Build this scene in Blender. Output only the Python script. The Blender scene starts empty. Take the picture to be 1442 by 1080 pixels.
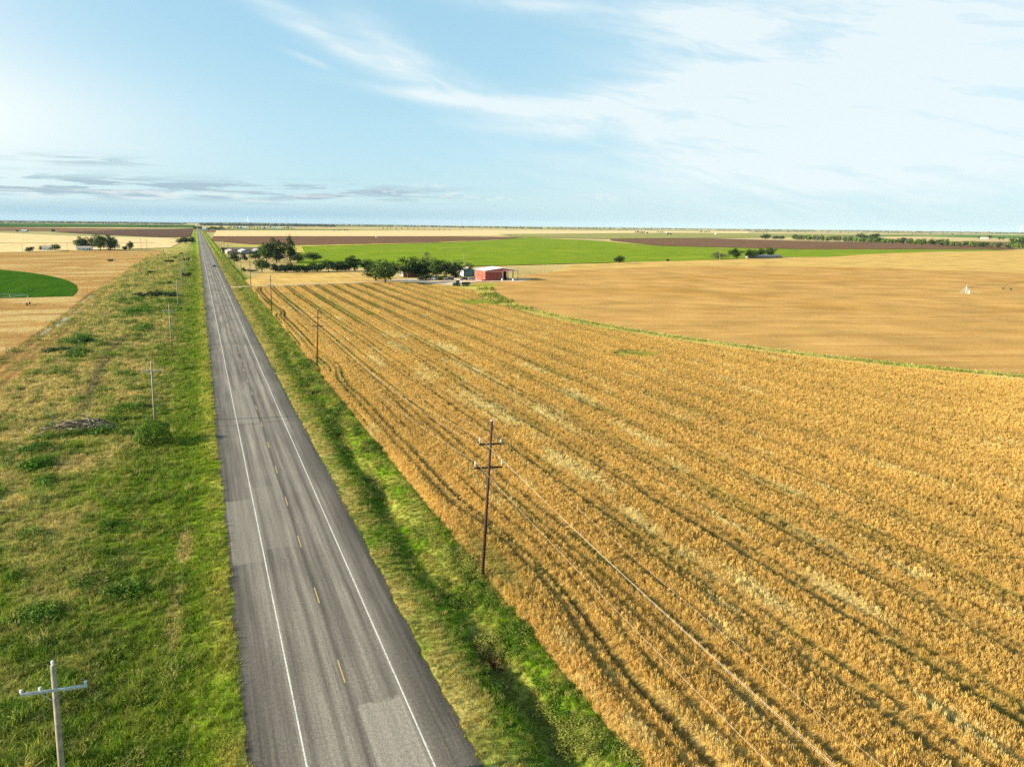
import bpy, math, random
import numpy as np
R = math.radians
rng = np.random.default_rng(7)
random.seed(7)
sc = bpy.context.scene
COL = sc.collection

# ------------------------------------------------------------------ view
CAM_H = 33.0
PITCH, ROLL, YAW = R(12.487), R(0.659), R(23.487)
FPX = 1005.0 / 1442.0                      # focal length over picture width
SUN_EL = R(18.0)
SUN_DIR = np.array([-0.983 * math.cos(SUN_EL), 0.185 * math.cos(SUN_EL), math.sin(SUN_EL)])


def project(x, y, z):
    """picture position in photo pixels (used only to leave out growth far outside the frame)"""
    c, s = math.cos(YAW), math.sin(YAW)
    r0 = x * c - y * s
    r1 = x * s + y * c
    r2 = z - CAM_H
    cp, sp = math.cos(PITCH), math.sin(PITCH)
    fw = r1 * cp - r2 * sp
    up = r1 * sp + r2 * cp
    fw = np.where(fw < 1, 1, fw)
    return 721 + r0 / fw * 1005, 540 - up / fw * 1005


# ------------------------------------------------------------------ helpers
def link(o, parent=None):
    COL.objects.link(o)
    if parent is not None:
        o.parent = parent
    return o


def tag(o, label, cat=None, group=None, kind=None):
    if label:
        o['label'] = label
    if cat:
        o['category'] = cat
    if group:
        o['group'] = group
    if kind:
        o['kind'] = kind
    return o


def thing(name, label, cat, loc=(0, 0, 0), rot=(0, 0, 0), group=None):
    o = bpy.data.objects.new(name, None)
    o.empty_display_size = 0.5
    link(o)
    o.location = loc
    o.rotation_euler = rot
    return tag(o, label, cat, group)


class MB:
    def __init__(self):
        self.v, self.f, self.mi = [], [], []
        self.cur = 0

    def add(self, vs, fs):
        n = len(self.v)
        self.v += [tuple(map(float, p)) for p in vs]
        for q in fs:
            self.f.append(tuple(i + n for i in q))
            self.mi.append(self.cur)
        return self

    def quad(self, a, b, c, d):
        return self.add([a, b, c, d], [(0, 1, 2, 3)])

    def box(self, x0, x1, y0, y1, z0, z1):
        return self.add([(x0, y0, z0), (x1, y0, z0), (x1, y1, z0), (x0, y1, z0), (x0, y0, z1), (x1, y0, z1), (x1, y1, z1), (x0, y1, z1)],
                        [(3, 2, 1, 0), (4, 5, 6, 7), (0, 1, 5, 4), (1, 2, 6, 5), (2, 3, 7, 6), (3, 0, 4, 7)])

    def tube(self, pts, rad, n=6, cap=True):
        pts = [np.array(p, float) for p in pts]
        if not hasattr(rad, '__len__'):
            rad = [rad] * len(pts)
        rings = []
        for i, p in enumerate(pts):
            t = pts[min(i + 1, len(pts) - 1)] - pts[max(i - 1, 0)]
            t = t / (np.linalg.norm(t) + 1e-9)
            a = np.cross(t, (0, 0, 1.0)) if abs(t[2]) < .9 else np.cross(t, (1.0, 0, 0))
            a /= np.linalg.norm(a)
            b = np.cross(t, a)
            rings.append([p + rad[i] * (math.cos(2 * math.pi * k / n) * a + math.sin(2 * math.pi * k / n) * b) for k in range(n)])
        vs = [q for r in rings for q in r]
        fs = []
        for i in range(len(pts) - 1):
            for k in range(n):
                k2 = (k + 1) % n
                fs.append((i * n + k, i * n + k2, (i + 1) * n + k2, (i + 1) * n + k))
        if cap:
            fs.append(tuple(range(n - 1, -1, -1)))
            fs.append(tuple((len(pts) - 1) * n + k for k in range(n)))
        return self.add(vs, fs)

    def extrude_y(self, poly, y0, y1):
        """poly: x,z outline"""
        n = len(poly)
        vs = [(x, y0, z) for x, z in poly] + [(x, y1, z) for x, z in poly]
        fs = [tuple(range(n)), tuple(range(2 * n - 1, n - 1, -1))]
        for i in range(n):
            j = (i + 1) % n
            fs.append((j, i, n + i, n + j))
        return self.add(vs, fs)

    def mesh(self, name, mats, smooth=False):
        me = bpy.data.meshes.new(name)
        me.from_pydata(self.v, [], self.f)
        if not isinstance(mats, (list, tuple)):
            mats = [mats]
        for m in mats:
            me.materials.append(m)
        if len(mats) > 1:
            me.polygons.foreach_set('material_index', self.mi)
        if smooth:
            me.polygons.foreach_set('use_smooth', [True] * len(me.polygons))
        me.update()
        return me

    def build(self, name, mats, parent=None, smooth=False):
        return link(bpy.data.objects.new(name, self.mesh(name, mats, smooth)), parent)


def copy_tree(o, parent=None):
    c = o.copy()
    link(c, parent)
    for ch in list(o.children):
        copy_tree(ch, c)
    return c


# ------------------------------------------------------------------ node helpers
class G:
    def __init__(self, tree):
        self.t = tree
        self.n = tree.nodes
        self.l = tree.links

    def node(self, typ, **kw):
        n = self.n.new(typ)
        for k, v in kw.items():
            setattr(n, k, v)
        return n

    def put(self, sock, val):
        if isinstance(val, bpy.types.NodeSocket):
            self.l.new(val, sock)
        else:
            if hasattr(sock.default_value, '__len__') and hasattr(val, '__len__') and len(sock.default_value) == 4 and len(val) == 3:
                val = (*val, 1)
            sock.default_value = val

    def m(self, op, *a, clamp=False):
        n = self.node('ShaderNodeMath', operation=op, use_clamp=clamp)
        for s, v in zip(n.inputs, a):
            self.put(s, v)
        return n.outputs[0]

    def mix(self, f, a, b, typ='MIX'):
        n = self.node('ShaderNodeMix', data_type='RGBA', blend_type=typ)
        self.put(n.inputs[0], f)
        self.put(n.inputs[6], a)
        self.put(n.inputs[7], b)
        return n.outputs[2]

    def sstep(self, x, a, b, to0=0.0, to1=1.0):
        n = self.node('ShaderNodeMapRange', interpolation_type='SMOOTHSTEP')
        for s, v in zip(n.inputs[:5], (x, a, b, to0, to1)):
            self.put(s, v)
        return n.outputs[0]

    def comb(self, x, y, z):
        n = self.node('ShaderNodeCombineXYZ')
        for s, v in zip(n.inputs, (x, y, z)):
            self.put(s, v)
        return n.outputs[0]

    def sep(self, v):
        n = self.node('ShaderNodeSeparateXYZ')
        self.put(n.inputs[0], v)
        return n.outputs

    def noise(self, vec, scale=1.0, detail=3.0, rough=.55, dist=0.0):
        n = self.node('ShaderNodeTexNoise')
        self.put(n.inputs['Vector'], vec)
        self.put(n.inputs['Scale'], scale)
        self.put(n.inputs['Detail'], detail)
        self.put(n.inputs['Roughness'], rough)
        self.put(n.inputs['Distortion'], dist)
        return n.outputs[0]

    def ramp(self, f, stops, interp='LINEAR'):
        n = self.node('ShaderNodeValToRGB')
        n.color_ramp.interpolation = interp
        el = n.color_ramp.elements
        while len(el) < len(stops):
            el.new(.5)
        for e, (p, c) in zip(el, stops):
            e.position = p
            e.color = (*c, 1) if len(c) == 3 else c
        self.put(n.inputs[0], f)
        return n.outputs[0]

    def scale(self, col, f):
        n = self.node('ShaderNodeVectorMath', operation='SCALE')
        self.put(n.inputs[0], col)
        self.put(n.inputs['Scale'], f)
        return n.outputs[0]

    def bump(self, h, strength=.5, dist=.1):
        n = self.node('ShaderNodeBump')
        self.put(n.inputs['Strength'], strength)
        self.put(n.inputs['Distance'], dist)
        self.put(n.inputs['Height'], h)
        return n.outputs[0]


def new_mat(name):
    m = bpy.data.materials.new(name)
    m.use_nodes = True
    g = G(m.node_tree)
    g.n.clear()
    out = g.node('ShaderNodeOutputMaterial')
    p = g.node('ShaderNodeBsdfPrincipled')
    g.l.new(p.outputs[0], out.inputs[0])
    g.p, g.out = p, out
    p.inputs['Roughness'].default_value = .85
    p.inputs['Specular IOR Level'].default_value = .2
    return m, g


def simple(name, col, rough=.8, metal=0.0, ns=3.0, amt=.25, bump=0.0, spec=.3):
    m, g = new_mat(name)
    tc = g.node('ShaderNodeTexCoord').outputs['Object']
    n = g.noise(tc, ns, 4, .6)
    g.put(g.p.inputs['Base Color'], g.scale(col, g.sstep(n, .25, .75, 1 - amt, 1 + amt)))
    g.p.inputs['Roughness'].default_value = rough
    g.p.inputs['Metallic'].default_value = metal
    g.p.inputs['Specular IOR Level'].default_value = spec
    if bump:
        g.put(g.p.inputs['Normal'], g.bump(g.noise(tc, ns * 4, 3), bump, .03))
    return m


# ------------------------------------------------------------------ numpy noise
def _hash(ix, iy, s):
    h = np.sin(ix * 127.1 + iy * 311.7 + s * 74.7) * 43758.5453
    return h - np.floor(h)


def vn(x, y, s=0):
    ix, iy = np.floor(x), np.floor(y)
    fx, fy = x - ix, y - iy
    fx = fx * fx * (3 - 2 * fx)
    fy = fy * fy * (3 - 2 * fy)
    a, b, c, d = _hash(ix, iy, s), _hash(ix + 1, iy, s), _hash(ix, iy + 1, s), _hash(ix + 1, iy + 1, s)
    return (a * (1 - fx) + b * fx) * (1 - fy) + (c * (1 - fx) + d * fx) * fy


def fbm(x, y, s=0, o=4):
    r, a, t = 0, .5, 0
    for i in range(o):
        r = r + a * vn(x * 2 ** i + 13.7 * i, y * 2 ** i - 7.3 * i, s + i)
        t += a
        a *= .55
    return r / t


def ss(x, a, b):
    t = np.clip((x - a) / (b - a), 0, 1)
    return t * t * (3 - 2 * t)


def mixc(c1, c2, f):
    return c1 * (1 - f[..., None]) + np.array(c2) * f[..., None]


# ------------------------------------------------------------------ ground shape and growth (true colours of what grows there)
VIVID, OLIVE, WEED = (.170, .265, .012), (.30, .295, .050), (.085, .17, .011)
DRY, YELLOW = (.58, .44, .15), (.47, .41, .075)
# weed thickets of the left verge: x, y, radius across, radius along
THICKETS = [(-22.5, 112, 1.9, 4), (-20.5, 104, 1.3, 3.2), (-17, 126.2, 8.5, 1.6), (-19, 134.2, 9, 2.0), (-24.5, 120, 2.6, 3.5), (-15.6, 66.5, 2.4, 2.0), (-11.6, 84.4, 1.5, 1.8),
            (-8.3, 69, 1.6, 1.6), (-13.3, 141.6, 3.0, 4), (-33, 228, 4.2, 14), (-22, 297, 6, 14), (-18, 252, 3, 9), (-30, 205, 2.5, 10),
            (-28, 340, 5, 12), (-15, 330, 4, 10)]
TANS = [(-29.9, 197, 6.5, 26), (-29.4, 154, 9, 20), (-35, 175, 3.5, 40), (-26, 112, 3, 12), (-17, 178, 3, 22), (-14.5, 262, 3, 18), (-14.2, 230, 4.5, 14), (-25.8, 350, 4, 22), (-28, 298, 5, 17), (-30, 128, 6, 16), (-17, 112, 5, 6), (-18.5, 88, 3.5, 5),
        (-4.3, 62, .7, 9), (-3.6, 77, .7, 5), (-24, 100, 3, 9), (-16, 160, 3.5, 12)]


def blobs(x, y, lst, soft=.6):
    r = np.zeros_like(x)
    wob = 1.5 * fbm(x / 2.2, y / 3.0, 31, 4) - .75
    for bx, by, rx, ry in lst:
        d = np.sqrt(((x - bx) / rx) ** 2 + ((y - by) / ry) ** 2) + wob
        r = np.maximum(r, 1 - ss(d, 1 - soft, 1 + soft * .4))
    return r


def ground_z(x, y):
    """embankment, ditch and rolling verge beside the road"""
    x = np.asarray(x, float)
    y = np.asarray(y, float)
    z = -.05 - .0 * x
    # right ditch
    w = 13.85
    dx = 18.9 + .5 * np.sin(y / 17) + .45 * np.sin(y / 6.1) + .3 * np.sin(y / 2.7)
    dep = 1.0 * np.exp(-np.abs((x - dx) / 1.7) ** 2.2)
    near = ss(x, w - .1, w + 1.2)
    dep = dep * (.42 + .58 * (1 - ss(y, 60, 150))) * (.35 + 1.25 * fbm(y / 7, x * 0 + 3, 125, 2))
    z = np.where(x > w - .3, -.06 - dep * near + .10 * ss(x, 21.2, 22.6), z)
    # left verge, shallow swale
    t = -(x - .45)
    zl = -.06 - .55 * ss(t, .3, 4.5) + .35 * ss(t, 8, 13) + .28 * (fbm(x / 7, y / 8, 3, 3) - .5) * ss(t, 2, 6)
    z = np.where(t > -.1, zl, z)
    z = np.where((x > -.05) & (x < w + .05), -.12, z)
    # under the fields and far off the sheet lies lower than the field sheets
    z = np.where(x > 22.9, -.5, z)
    z = np.where(x < -37.5, -.5, z)
    return z


def verge(x, y):
    """colour, weed share and dryness of what grows on the verges"""
    n1 = fbm(x / 5, y / 8, 1)
    n2 = fbm(x / 1.6, y / 2.0, 5)
    n3 = fbm(x / 17, y / 30, 9)
    left = x < 7
    t = np.where(left, .45 - x, x - 13.85)
    # left
    g = ss(n1 * .6 + n3 * .4 + .006 * np.clip(t - 10, -8, 30) + .0010 * np.clip(y - 75, -45, 100), .47, .66)
    dryl = np.clip(g * ss(t, 4.5, 13), 0, 1)
    tanz = blobs(x, y, TANS)
    dryl = np.maximum(dryl, .55 * ss(n2, .55, .75) * ss(t, 6, 14))
    yell = (1 - ss(t, .6, 2.2 + 1.2 * n1)) * ss(n1, .18, .5)
    weed = blobs(x, y, THICKETS) * ss(fbm(x / 1.5, y / 1.5, 131, 3), .22, .46)
    weed = np.maximum(weed, ss(fbm(x / 3.2, y / 4.8, 17), .60, .76) * ss(t, 2.5, 6) * .6)
    dead = np.exp(-((x + 21.6 + 1.2 * np.sin(y / 25)) / 1.2) ** 2) * ss(y, 138, 150) * (1 - ss(y, 225, 250))
    for tx in (-31.5, -34.2):
        dead = np.maximum(dead, .55 * np.exp(-((x - tx + .9 * np.sin(y / 30)) / .55) ** 2) * ss(vn(y / 13 + tx, y * 0, 121), .25, .5) * (1 - ss(y, 400, 440)))
    c = mixc(np.zeros(x.shape + (3,)) + np.array(VIVID), OLIVE, np.clip(ss(n2, .35, .7) * ss(t, 3, 11) + .12, 0, 1))
    cl = mixc(c, DRY, (.45 + .35 * ss(y, 90, 180)) * dryl * (1 - .8 * weed))
    cl = mixc(cl, DRY, tanz * (.70 + .28 * ss(n2, .4, .6)) * (1 - weed))
    cl = mixc(cl, WEED, weed)
    cl = mixc(cl, (.13, .11, .065), dead * .75)
    cl = mixc(cl, YELLOW, np.clip(yell, 0, 1) * (.45 + .5 * ss(n2, .35, .62)))
    # right
    dr = (1 - ss(t, .8 + 1.2 * ss(y, 120, 300), 3.0 + 1.6 * n3 + 1.5 * ss(y, 120, 300))) * ss(n1, .22, .50)
    dr2 = ss(fbm(x / 1.5, y / 7, 23), .48, .64) * ss(t, 3.6, 5) * .8
    weedr = ss(fbm(x / 1.8, y / 4.0, 41), .46, .60) * ss(t, 2.8, 4.0) * (1 - .75 * ss(y, 130, 260))
    cr = mixc(np.zeros(x.shape + (3,)) + np.array((.125, .22, .011)), (.25, .25, .04), ss(n2, .45, .7))
    cr = mixc(cr, (.06, .125, .010), weedr * .8)
    cr = mixc(cr, (.46, .37, .10), np.clip(dr, 0, 1) * (.55 + .45 * ss(n2, .35, .6)))
    cr = mixc(cr, (.36, .33, .07), dr2 * .8)
    red = np.exp(-((x - 18.6) / .9) ** 2 - ((y - 46.6) / 1.5) ** 2)
    cr = mixc(cr, (.10, .035, .02), red)
    col = np.where(left[..., None], cl, cr)
    wd = np.where(left, weed, weedr)
    dry = np.where(left, np.clip(dryl + yell, 0, 1), np.clip(dr + dr2, 0, 1))
    return col, wd, dry


WHEAT, PALE = (.60, .385, .108), (.70, .56, .23)
PALES = [(46.5, 118, 3.2, 20), (44.0, 150, 2.5, 9), (45.0, 82, 2.0, 9), (43.6, 62, .9, 7), (43.0, 54, .7, 5), (44.3, 45, 1.7, 6), (44.9, 29, .8, 6.5), (52.5, 60, .8, 12), (51.5, 43, .8, 6), (66.5, 66, 1.1, 7),
         (58.5, 52, 1.2, 8), (61, 44, .9, 5), (54, 110, 2.2, 15), (62, 92, 1.5, 10), (56, 152, 2.5, 14), (66, 120, 2, 12), (72, 64, .8, 6), (38, 170, 1.6, 10), (60, 185, 2, 12), (70, 150, 2, 9), (48, 190, 2, 10)]
ROWX = [25.3, 26.9] + [25.8 + 7.9 * k + d for k in range(1, 17) for d in (-.75, .95)]


def wheat(x, y):
    """colour, standing share (0 = gap) and green share over the ripe field"""
    n1 = fbm(x / 9, y / 16, 51)
    n2 = fbm(x / 1.4, y / 3.2, 53)
    c = np.zeros(x.shape + (3,)) + np.array(WHEAT)
    c = c * (.84 + .32 * n1)[..., None] * (.90 + .20 * n2)[..., None]
    pale = blobs(x, y, PALES, .8)
    pale = np.clip(pale * ss(fbm(x / .8, y / 2.4, 57, 3), .24, .46) + .6 * ss(fbm(x / 2.2, y / 11, 59), .68, .78), 0, 1)
    c = mixc(c, PALE, pale)
    gap = np.zeros_like(x)
    bulge = sum(2.6 * np.exp(-np.abs((y - py) / 13) ** 3) for py in (58.4, 170.7, 286.5, 395.0)) * (1 - ss(x, 24, 33))
    xw = x - .13 * np.sin(y / 31) - .07 * np.sin(y / 12.7 + x * .1) - bulge
    for i, rx in enumerate(ROWX):
        st = .55 + .45 * ss(vn(np.full_like(y, i * 3.1), y / 16, 61), .30, .65)
        far = ss(y, 190, 320)
        w = .42 + .40 * far + .16 * ss(x, 38, 50)
        gap = np.maximum(gap, np.exp(-((xw - rx) / w) ** 2) * np.clip((st + .45 * far) * (.62 + .6 * ((i * .618) % 1)), 0, 1) * (1 - .55 * ss(x, 78, 105)))
    # finer drill rows that show far up the field
    k = np.abs(((xw - 22.5) / 2.63) % 1 - .5)
    gap = np.maximum(gap, (1 - ss(k, .07, .17)) * ss(vn(np.floor((xw - 22.5) / 2.63) * 5.3, y / 24, 67), .40, .58) * (.45 + .55 * ss(y, 95, 170)) * (1 - .55 * ss(x, 75, 130)))
    green = gap * ss(fbm(x / 5, y / 15, 71), .50, .62)
    # two weedy wet spots
    pond = blobs(x, y, [(116, 293, 17, 12), (128, 298, 12, 14)], .35)
    spot = blobs(x, y, [(104.5, 157, 7, 5)], .4)
    edge = 1 - ss(x, 22.9, 24.2 + .8 * n1)
    nook = sum(np.exp(-((x - 24.6) / 1.6) ** 2 - ((y - py - 2) / 7) ** 2) for py in (58.4, 170.7, 286.5))
    green = np.clip(np.maximum(green, np.maximum(pond, spot * .8)) + nook * .9, 0, 1)
    stand = np.clip(1 - 1.0 * gap - .97 * pond - .5 * spot, 0.05, 1)
    c = mixc(c, (.10, .062, .020), gap * .85)
    c = mixc(c, (.11, .15, .016), np.clip(green, 0, 1) * .7)
    c = mixc(c, (.34, .36, .05), np.clip(pond + .6 * spot, 0, 1) * (.55 + .4 * ss(n2, .35, .6)))
    return c, stand, green


# ------------------------------------------------------------------ ground sheets
def grid_mesh(name, xs, ys, zf, colf, mat, keep=None):
    X, Y = np.meshgrid(xs, ys, indexing='xy')
    Z = zf(X, Y)
    col = colf(X, Y)
    nx, ny = len(xs), len(ys)
    idx = np.arange(nx * ny).reshape(ny, nx)
    q = np.stack([idx[:-1, :-1], idx[:-1, 1:], idx[1:, 1:], idx[1:, :-1]], -1).reshape(-1, 4)
    if keep is not None:
        cx = (X[:-1, :-1] + X[1:, 1:]) / 2
        cy = (Y[:-1, :-1] + Y[1:, 1:]) / 2
        q = q[keep(cx, cy).ravel()]
    me = bpy.data.meshes.new(name)
    me.vertices.add(nx * ny)
    me.vertices.foreach_set('co', np.stack([X, Y, Z], -1).astype(np.float32).ravel())
    me.loops.add(q.size)
    me.polygons.add(len(q))
    me.loops.foreach_set('vertex_index', q.astype(np.int32).ravel())
    me.polygons.foreach_set('loop_start', (np.arange(len(q)) * 4).astype(np.int32))
    me.polygons.foreach_set('use_smooth', np.ones(len(q), bool))
    a = me.attributes.new('growth', 'FLOAT_COLOR', 'POINT')
    a.data.foreach_set('color', col.astype(np.float32).ravel())
    me.update(calc_edges=True)
    me.validate()
    me.materials.append(mat)
    return link(bpy.data.objects.new(name, me))


def rgba(c, a):
    return np.concatenate([c, (np.zeros(c.shape[:-1]) + a)[..., None]], -1)


def ground_material():
    m, g = new_mat('verge_and_plain')
    pos = g.node('ShaderNodeNewGeometry').outputs['Position']
    at = g.node('ShaderNodeAttribute', attribute_name='growth')
    # far patchwork of fields
    v = g.node('ShaderNodeTexVoronoi', voronoi_dimensions='2D', distance='CHEBYCHEV')
    mp = g.node('ShaderNodeMapping')
    g.put(mp.inputs[0], pos)
    mp.inputs['Scale'].default_value = (1 / 1500, 1 / 900, 1)
    mp.inputs['Rotation'].default_value = (0, 0, R(4))
    g.put(v.inputs['Vector'], mp.outputs[0])
    v.inputs['Scale'].default_value = 1
    v.inputs['Randomness'].default_value = .9
    rnd = g.sep(v.outputs['Color'])[0]
    far = g.ramp(rnd, [(0, (.46, .33, .13)), (.2, (.56, .44, .22)), (.36, (.15, .19, .05)), (.5, (.50, .37, .17)), (.62, (.20, .11, .06)), (.72, (.10, .17, .03)), (.84, (.34, .29, .12)), (1, (.48, .35, .15))], 'CONSTANT')
    mp2 = g.node('ShaderNodeMapping')
    g.put(mp2.inputs[0], pos)
    mp2.inputs['Scale'].default_value = (1 / 90, 1 / 260, 1)
    far = g.scale(far, g.sstep(g.noise(mp2.outputs[0], 1, 4), .25, .75, .8, 1.2))
    n = g.noise(pos, 1.7, 4, .7)
    n2 = g.noise(pos, .22, 3, .6)
    near = g.scale(at.outputs['Color'], g.m('MULTIPLY', g.sstep(n, .2, .8, .55, 1.15), g.sstep(n2, .3, .7, .85, 1.12)))
    g.put(g.p.inputs['Base Color'], g.mix(at.outputs['Alpha'], far, near))
    g.put(g.p.inputs['Normal'], g.bump(n, .9, .25))
    g.p.inputs['Roughness'].default_value = 1
    g.p.inputs['Specular IOR Level'].default_value = 0
    return m


def field_growth_material():
    m, g = new_mat('ripe_field')
    pos = g.node('ShaderNodeNewGeometry').outputs['Position']
    at = g.node('ShaderNodeAttribute', attribute_name='growth')
    n = g.noise(pos, 2.2, 4, .7)
    mp = g.node('ShaderNodeMapping')
    g.put(mp.inputs[0], pos)
    mp.inputs['Scale'].default_value = (1.3, .12, 1)
    n2 = g.noise(mp.outputs[0], 1, 4, .6)
    g.put(g.p.inputs['Base Color'], g.scale(at.outputs['Color'], g.m('MULTIPLY', g.sstep(n, .2, .8, .65, 1.15), g.sstep(n2, .3, .7, .85, 1.12))))
    g.put(g.p.inputs['Normal'], g.bump(n, .9, .3))
    g.p.inputs['Roughness'].default_value = 1
    g.p.inputs['Specular IOR Level'].default_value = 0
    return m


GROUND = ground_material()
xs = np.concatenate([[-18000, -9000, -4000, -1800, -800, -350, -150, -80, -55], np.arange(-42, -37.6, .55), np.arange(-37.3, .5, .55), [.48, .7], np.linspace(1.2, 13.2, 7), np.arange(13.6, 22.8, .35), [22.85, 22.95, 24, 30, 45, 80, 160, 350, 800, 1800, 4000, 9000, 18000, 26000]])
xs = np.unique(np.round(xs, 3))
ys = np.concatenate([[-1500, -400, -100, -20], np.arange(0, 260, .6), np.arange(260, 520, 1.2), np.arange(520, 1000, 4), np.arange(1000, 2400, 20), [2500, 3000, 3800, 5000, 7000, 10000, 14000, 19000, 25000]])
ys = np.unique(np.round(ys, 3))


def ground_col(X, Y):
    c, w, d = verge(X, Y)
    a = ((X > -46) & (X < 30)).astype(float) * (1 - ss(Y, 2600, 4500))
    return rgba(c, a)


o = grid_mesh('ground', xs, ys, ground_z, ground_col, GROUND)
tag(o, 'grassy road verges and open plain reaching the horizon', kind='structure')

RIPE = field_growth_material()
LANE = np.array([(134.1, 272.4), (130.5, 214.3), (138.2, 170), (154.7, 133.2), (177, 103.6)])
PIVOT = (380.0, 259.0)
PIV_R = 256.0


def in_wheat(x, y):
    d = np.hypot(x - PIVOT[0], y - PIVOT[1])
    north = np.interp(x, [24, 60, 100, 110, 120, 130, 138, 150], [396, 403, 408, 398, 377, 350, 325, 300])
    return (d > PIV_R + 9) & (y < north) & (x > 22.9)


xs = np.concatenate([np.arange(22.9, 64, .3), np.arange(64, 185, .8), np.arange(186, 420, 12)])
ys = np.concatenate([np.arange(-60, 16, 8), np.arange(16, 140, .6), np.arange(140, 425, 1.1)])


def canopy_z(x, y):
    """the matted stand of straw, lower in the wheel gaps and at the field's edges"""
    st = wheat(x, y)[1]
    d = np.hypot(x - PIVOT[0], y - PIVOT[1]) - PIV_R - 9
    north = np.interp(x, [24, 60, 100, 110, 120, 130, 138, 150], [396, 403, 408, 398, 377, 350, 325, 300])
    return .40 * st * ss(x, 22.95, 24.0) * ss(d, 1, 3.5) * ss(north - y, 1, 3.5) + .07 * (fbm(x / 1.3, y / 1.3, 101, 2) - .5)


o = grid_mesh('wheat_field', xs, ys, canopy_z, lambda X, Y: rgba(wheat(X, Y)[0] * .80, 1), RIPE, in_wheat)
tag(o, 'ripe golden grain field with dark tramlines right of the road', kind='structure')


# left ripe field with ruts
def left_field(x, y):
    n1 = fbm(x / 22, y / 9, 81)
    n2 = fbm(x / 4, y / 2.5, 83)
    c = np.zeros(x.shape + (3,)) + np.array((.46, .255, .085))
    c = c * (.72 + .5 * n1)[..., None] * (.82 + .36 * n2)[..., None]
    c = mixc(c, (.60, .42, .17), ss(fbm(x / 30, y / 13, 85), .50, .66) * .8)
    g = np.zeros_like(x)
    for rx, w in ((-39.6, .5), (-41.6, .45), (-44.4, .7), (-45.9, .5)):
        xx = rx - .010 * (y - 250) + .5 * np.sin(y / 37)
        g = np.maximum(g, np.exp(-((x - xx) / (w * 1.5)) ** 2) * (.55 + .45 * vn(x * 0, y / 17, 87)) * (1 - ss(y, 385, 410)))
    c = mixc(c, (.11, .06, .028), g * .9)
    c = mixc(c, (.14, .15, .03), ss(fbm(x / 5, y / 14, 89), .58, .68) * np.exp(-((x + 39) / 3) ** 2) * .7)
    return rgba(c, 1)


xs = np.concatenate([[-700, -500, -350, -250, -180, -130], np.arange(-100, -60, 1.5), np.arange(-60, -37.4, .6), [-37.4]])
ys = np.concatenate([np.arange(60, 420, 1.0), np.arange(420, 960, 5)])
o = grid_mesh('stubble_field', xs, ys, lambda X, Y: 0 * X - .02, left_field, RIPE, lambda x, y: y < 882 + (x + 185) * .44 + 20)
tag(o, 'tan field with muddy wheel ruts left of the road', kind='structure')


def field_mat(name, c1, c2, ang=0.0, across=6.0, along=80.0, blotch=(.8, 1.2), ring=None, c3=None, bumpd=.3):
    m, g = new_mat(name)
    pos = g.node('ShaderNodeNewGeometry').outputs['Position']
    s = g.sep(pos)
    if ring:
        dx, dy = g.m('SUBTRACT', s[0], ring[0]), g.m('SUBTRACT', s[1], ring[1])
        rad = g.m('SQRT', g.m('ADD', g.m('MULTIPLY', dx, dx), g.m('MULTIPLY', dy, dy)))
        an = g.m('ARCTAN2', dy, dx)
        v = g.comb(g.m('DIVIDE', rad, across), g.m('MULTIPLY', an, 250 / along), 0)
    else:
        mp = g.node('ShaderNodeMapping')
        mp.inputs['Rotation'].default_value = (0, 0, R(-ang))
        g.put(mp.inputs[0], pos)
        q = g.sep(mp.outputs[0])
        v = g.comb(g.m('DIVIDE', q[0], across), g.m('DIVIDE', q[1], along), 0)
    n = g.noise(v, 1, 5, .62, .3)
    c = g.mix(g.sstep(n, .32, .68), c1, c2)
    big = g.noise(pos, 1 / 70, 3, .5)
    if c3:
        c = g.mix(g.sstep(big, .52, .66), c, c3)
    fine = g.noise(pos, .9, 4, .7)
    c = g.scale(c, g.m('MULTIPLY', g.sstep(g.noise(pos, 1 / 23, 4), .25, .75, *blotch), g.sstep(fine, .2, .8, .8, 1.15)))
    g.put(g.p.inputs['Base Color'], c)
    g.put(g.p.inputs['Normal'], g.bump(fine, .45, bumpd * .6))
    g.p.inputs['Roughness'].default_value = 1
    g.p.inputs['Specular IOR Level'].default_value = 0
    return m


def sheet(name, pts, z, mat, label):
    me = bpy.data.meshes.new(name)
    me.from_pydata([(x, y, z) for x, y in pts], [], [tuple(range(len(pts)))])
    me.update()
    if me.polygons[0].normal.z < 0:
        me.flip_normals()
    me.materials.append(mat)
    return tag(link(bpy.data.objects.new(name, me)), label, kind='structure')


TAN, CREAM, BROWN, GREEN = (.50, .30, .085), (.62, .45, .20), (.125, .062, .034), (.165, .26, .010)
M_circle = field_mat('stubble_rings', (.415, .222, .066), (.54, .315, .105), 72, across=2.4, along=95, blotch=(.80, 1.18), c3=(.44, .24, .066))
M_tan = field_mat('pale_grain', (.50, .30, .085), (.60, .39, .13), 0, 5, 60)
M_cream = field_mat('cream_stubble', (.62, .44, .20), (.72, .54, .28), 0, 8, 90, (.88, 1.1))
M_green = field_mat('bright_green_crop', (.150, .225, .014), (.205, .255, .022), 80, 9, 160, (.85, 1.15), c3=(.23, .27, .02))
M_dkgreen = field_mat('dark_green_crop', (.030, .085, .006), (.05, .115, .008), 0, 3, 30, (.85, 1.1))
M_brown = field_mat('ploughed_soil', (.14, .074, .042), (.20, .11, .062), 88, 14, 200, (.8, 1.2))
M_dkbrown = field_mat('dark_ploughed_soil', (.085, .05, .036), (.14, .08, .05), 88, 12, 200, (.8, 1.2))
M_olive = field_mat('olive_pasture', (.22, .22, .06), (.34, .30, .10), 80, 20, 200)
M_track = field_mat('pale_farm_track', (.55, .42, .24), (.62, .47, .28), 90, 2, 30, (.85, 1.1))
M_yard = field_mat('gravel_yard', (.60, .43, .28), (.68, .50, .34), 0, 4, 6, (.8, 1.15))
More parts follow.
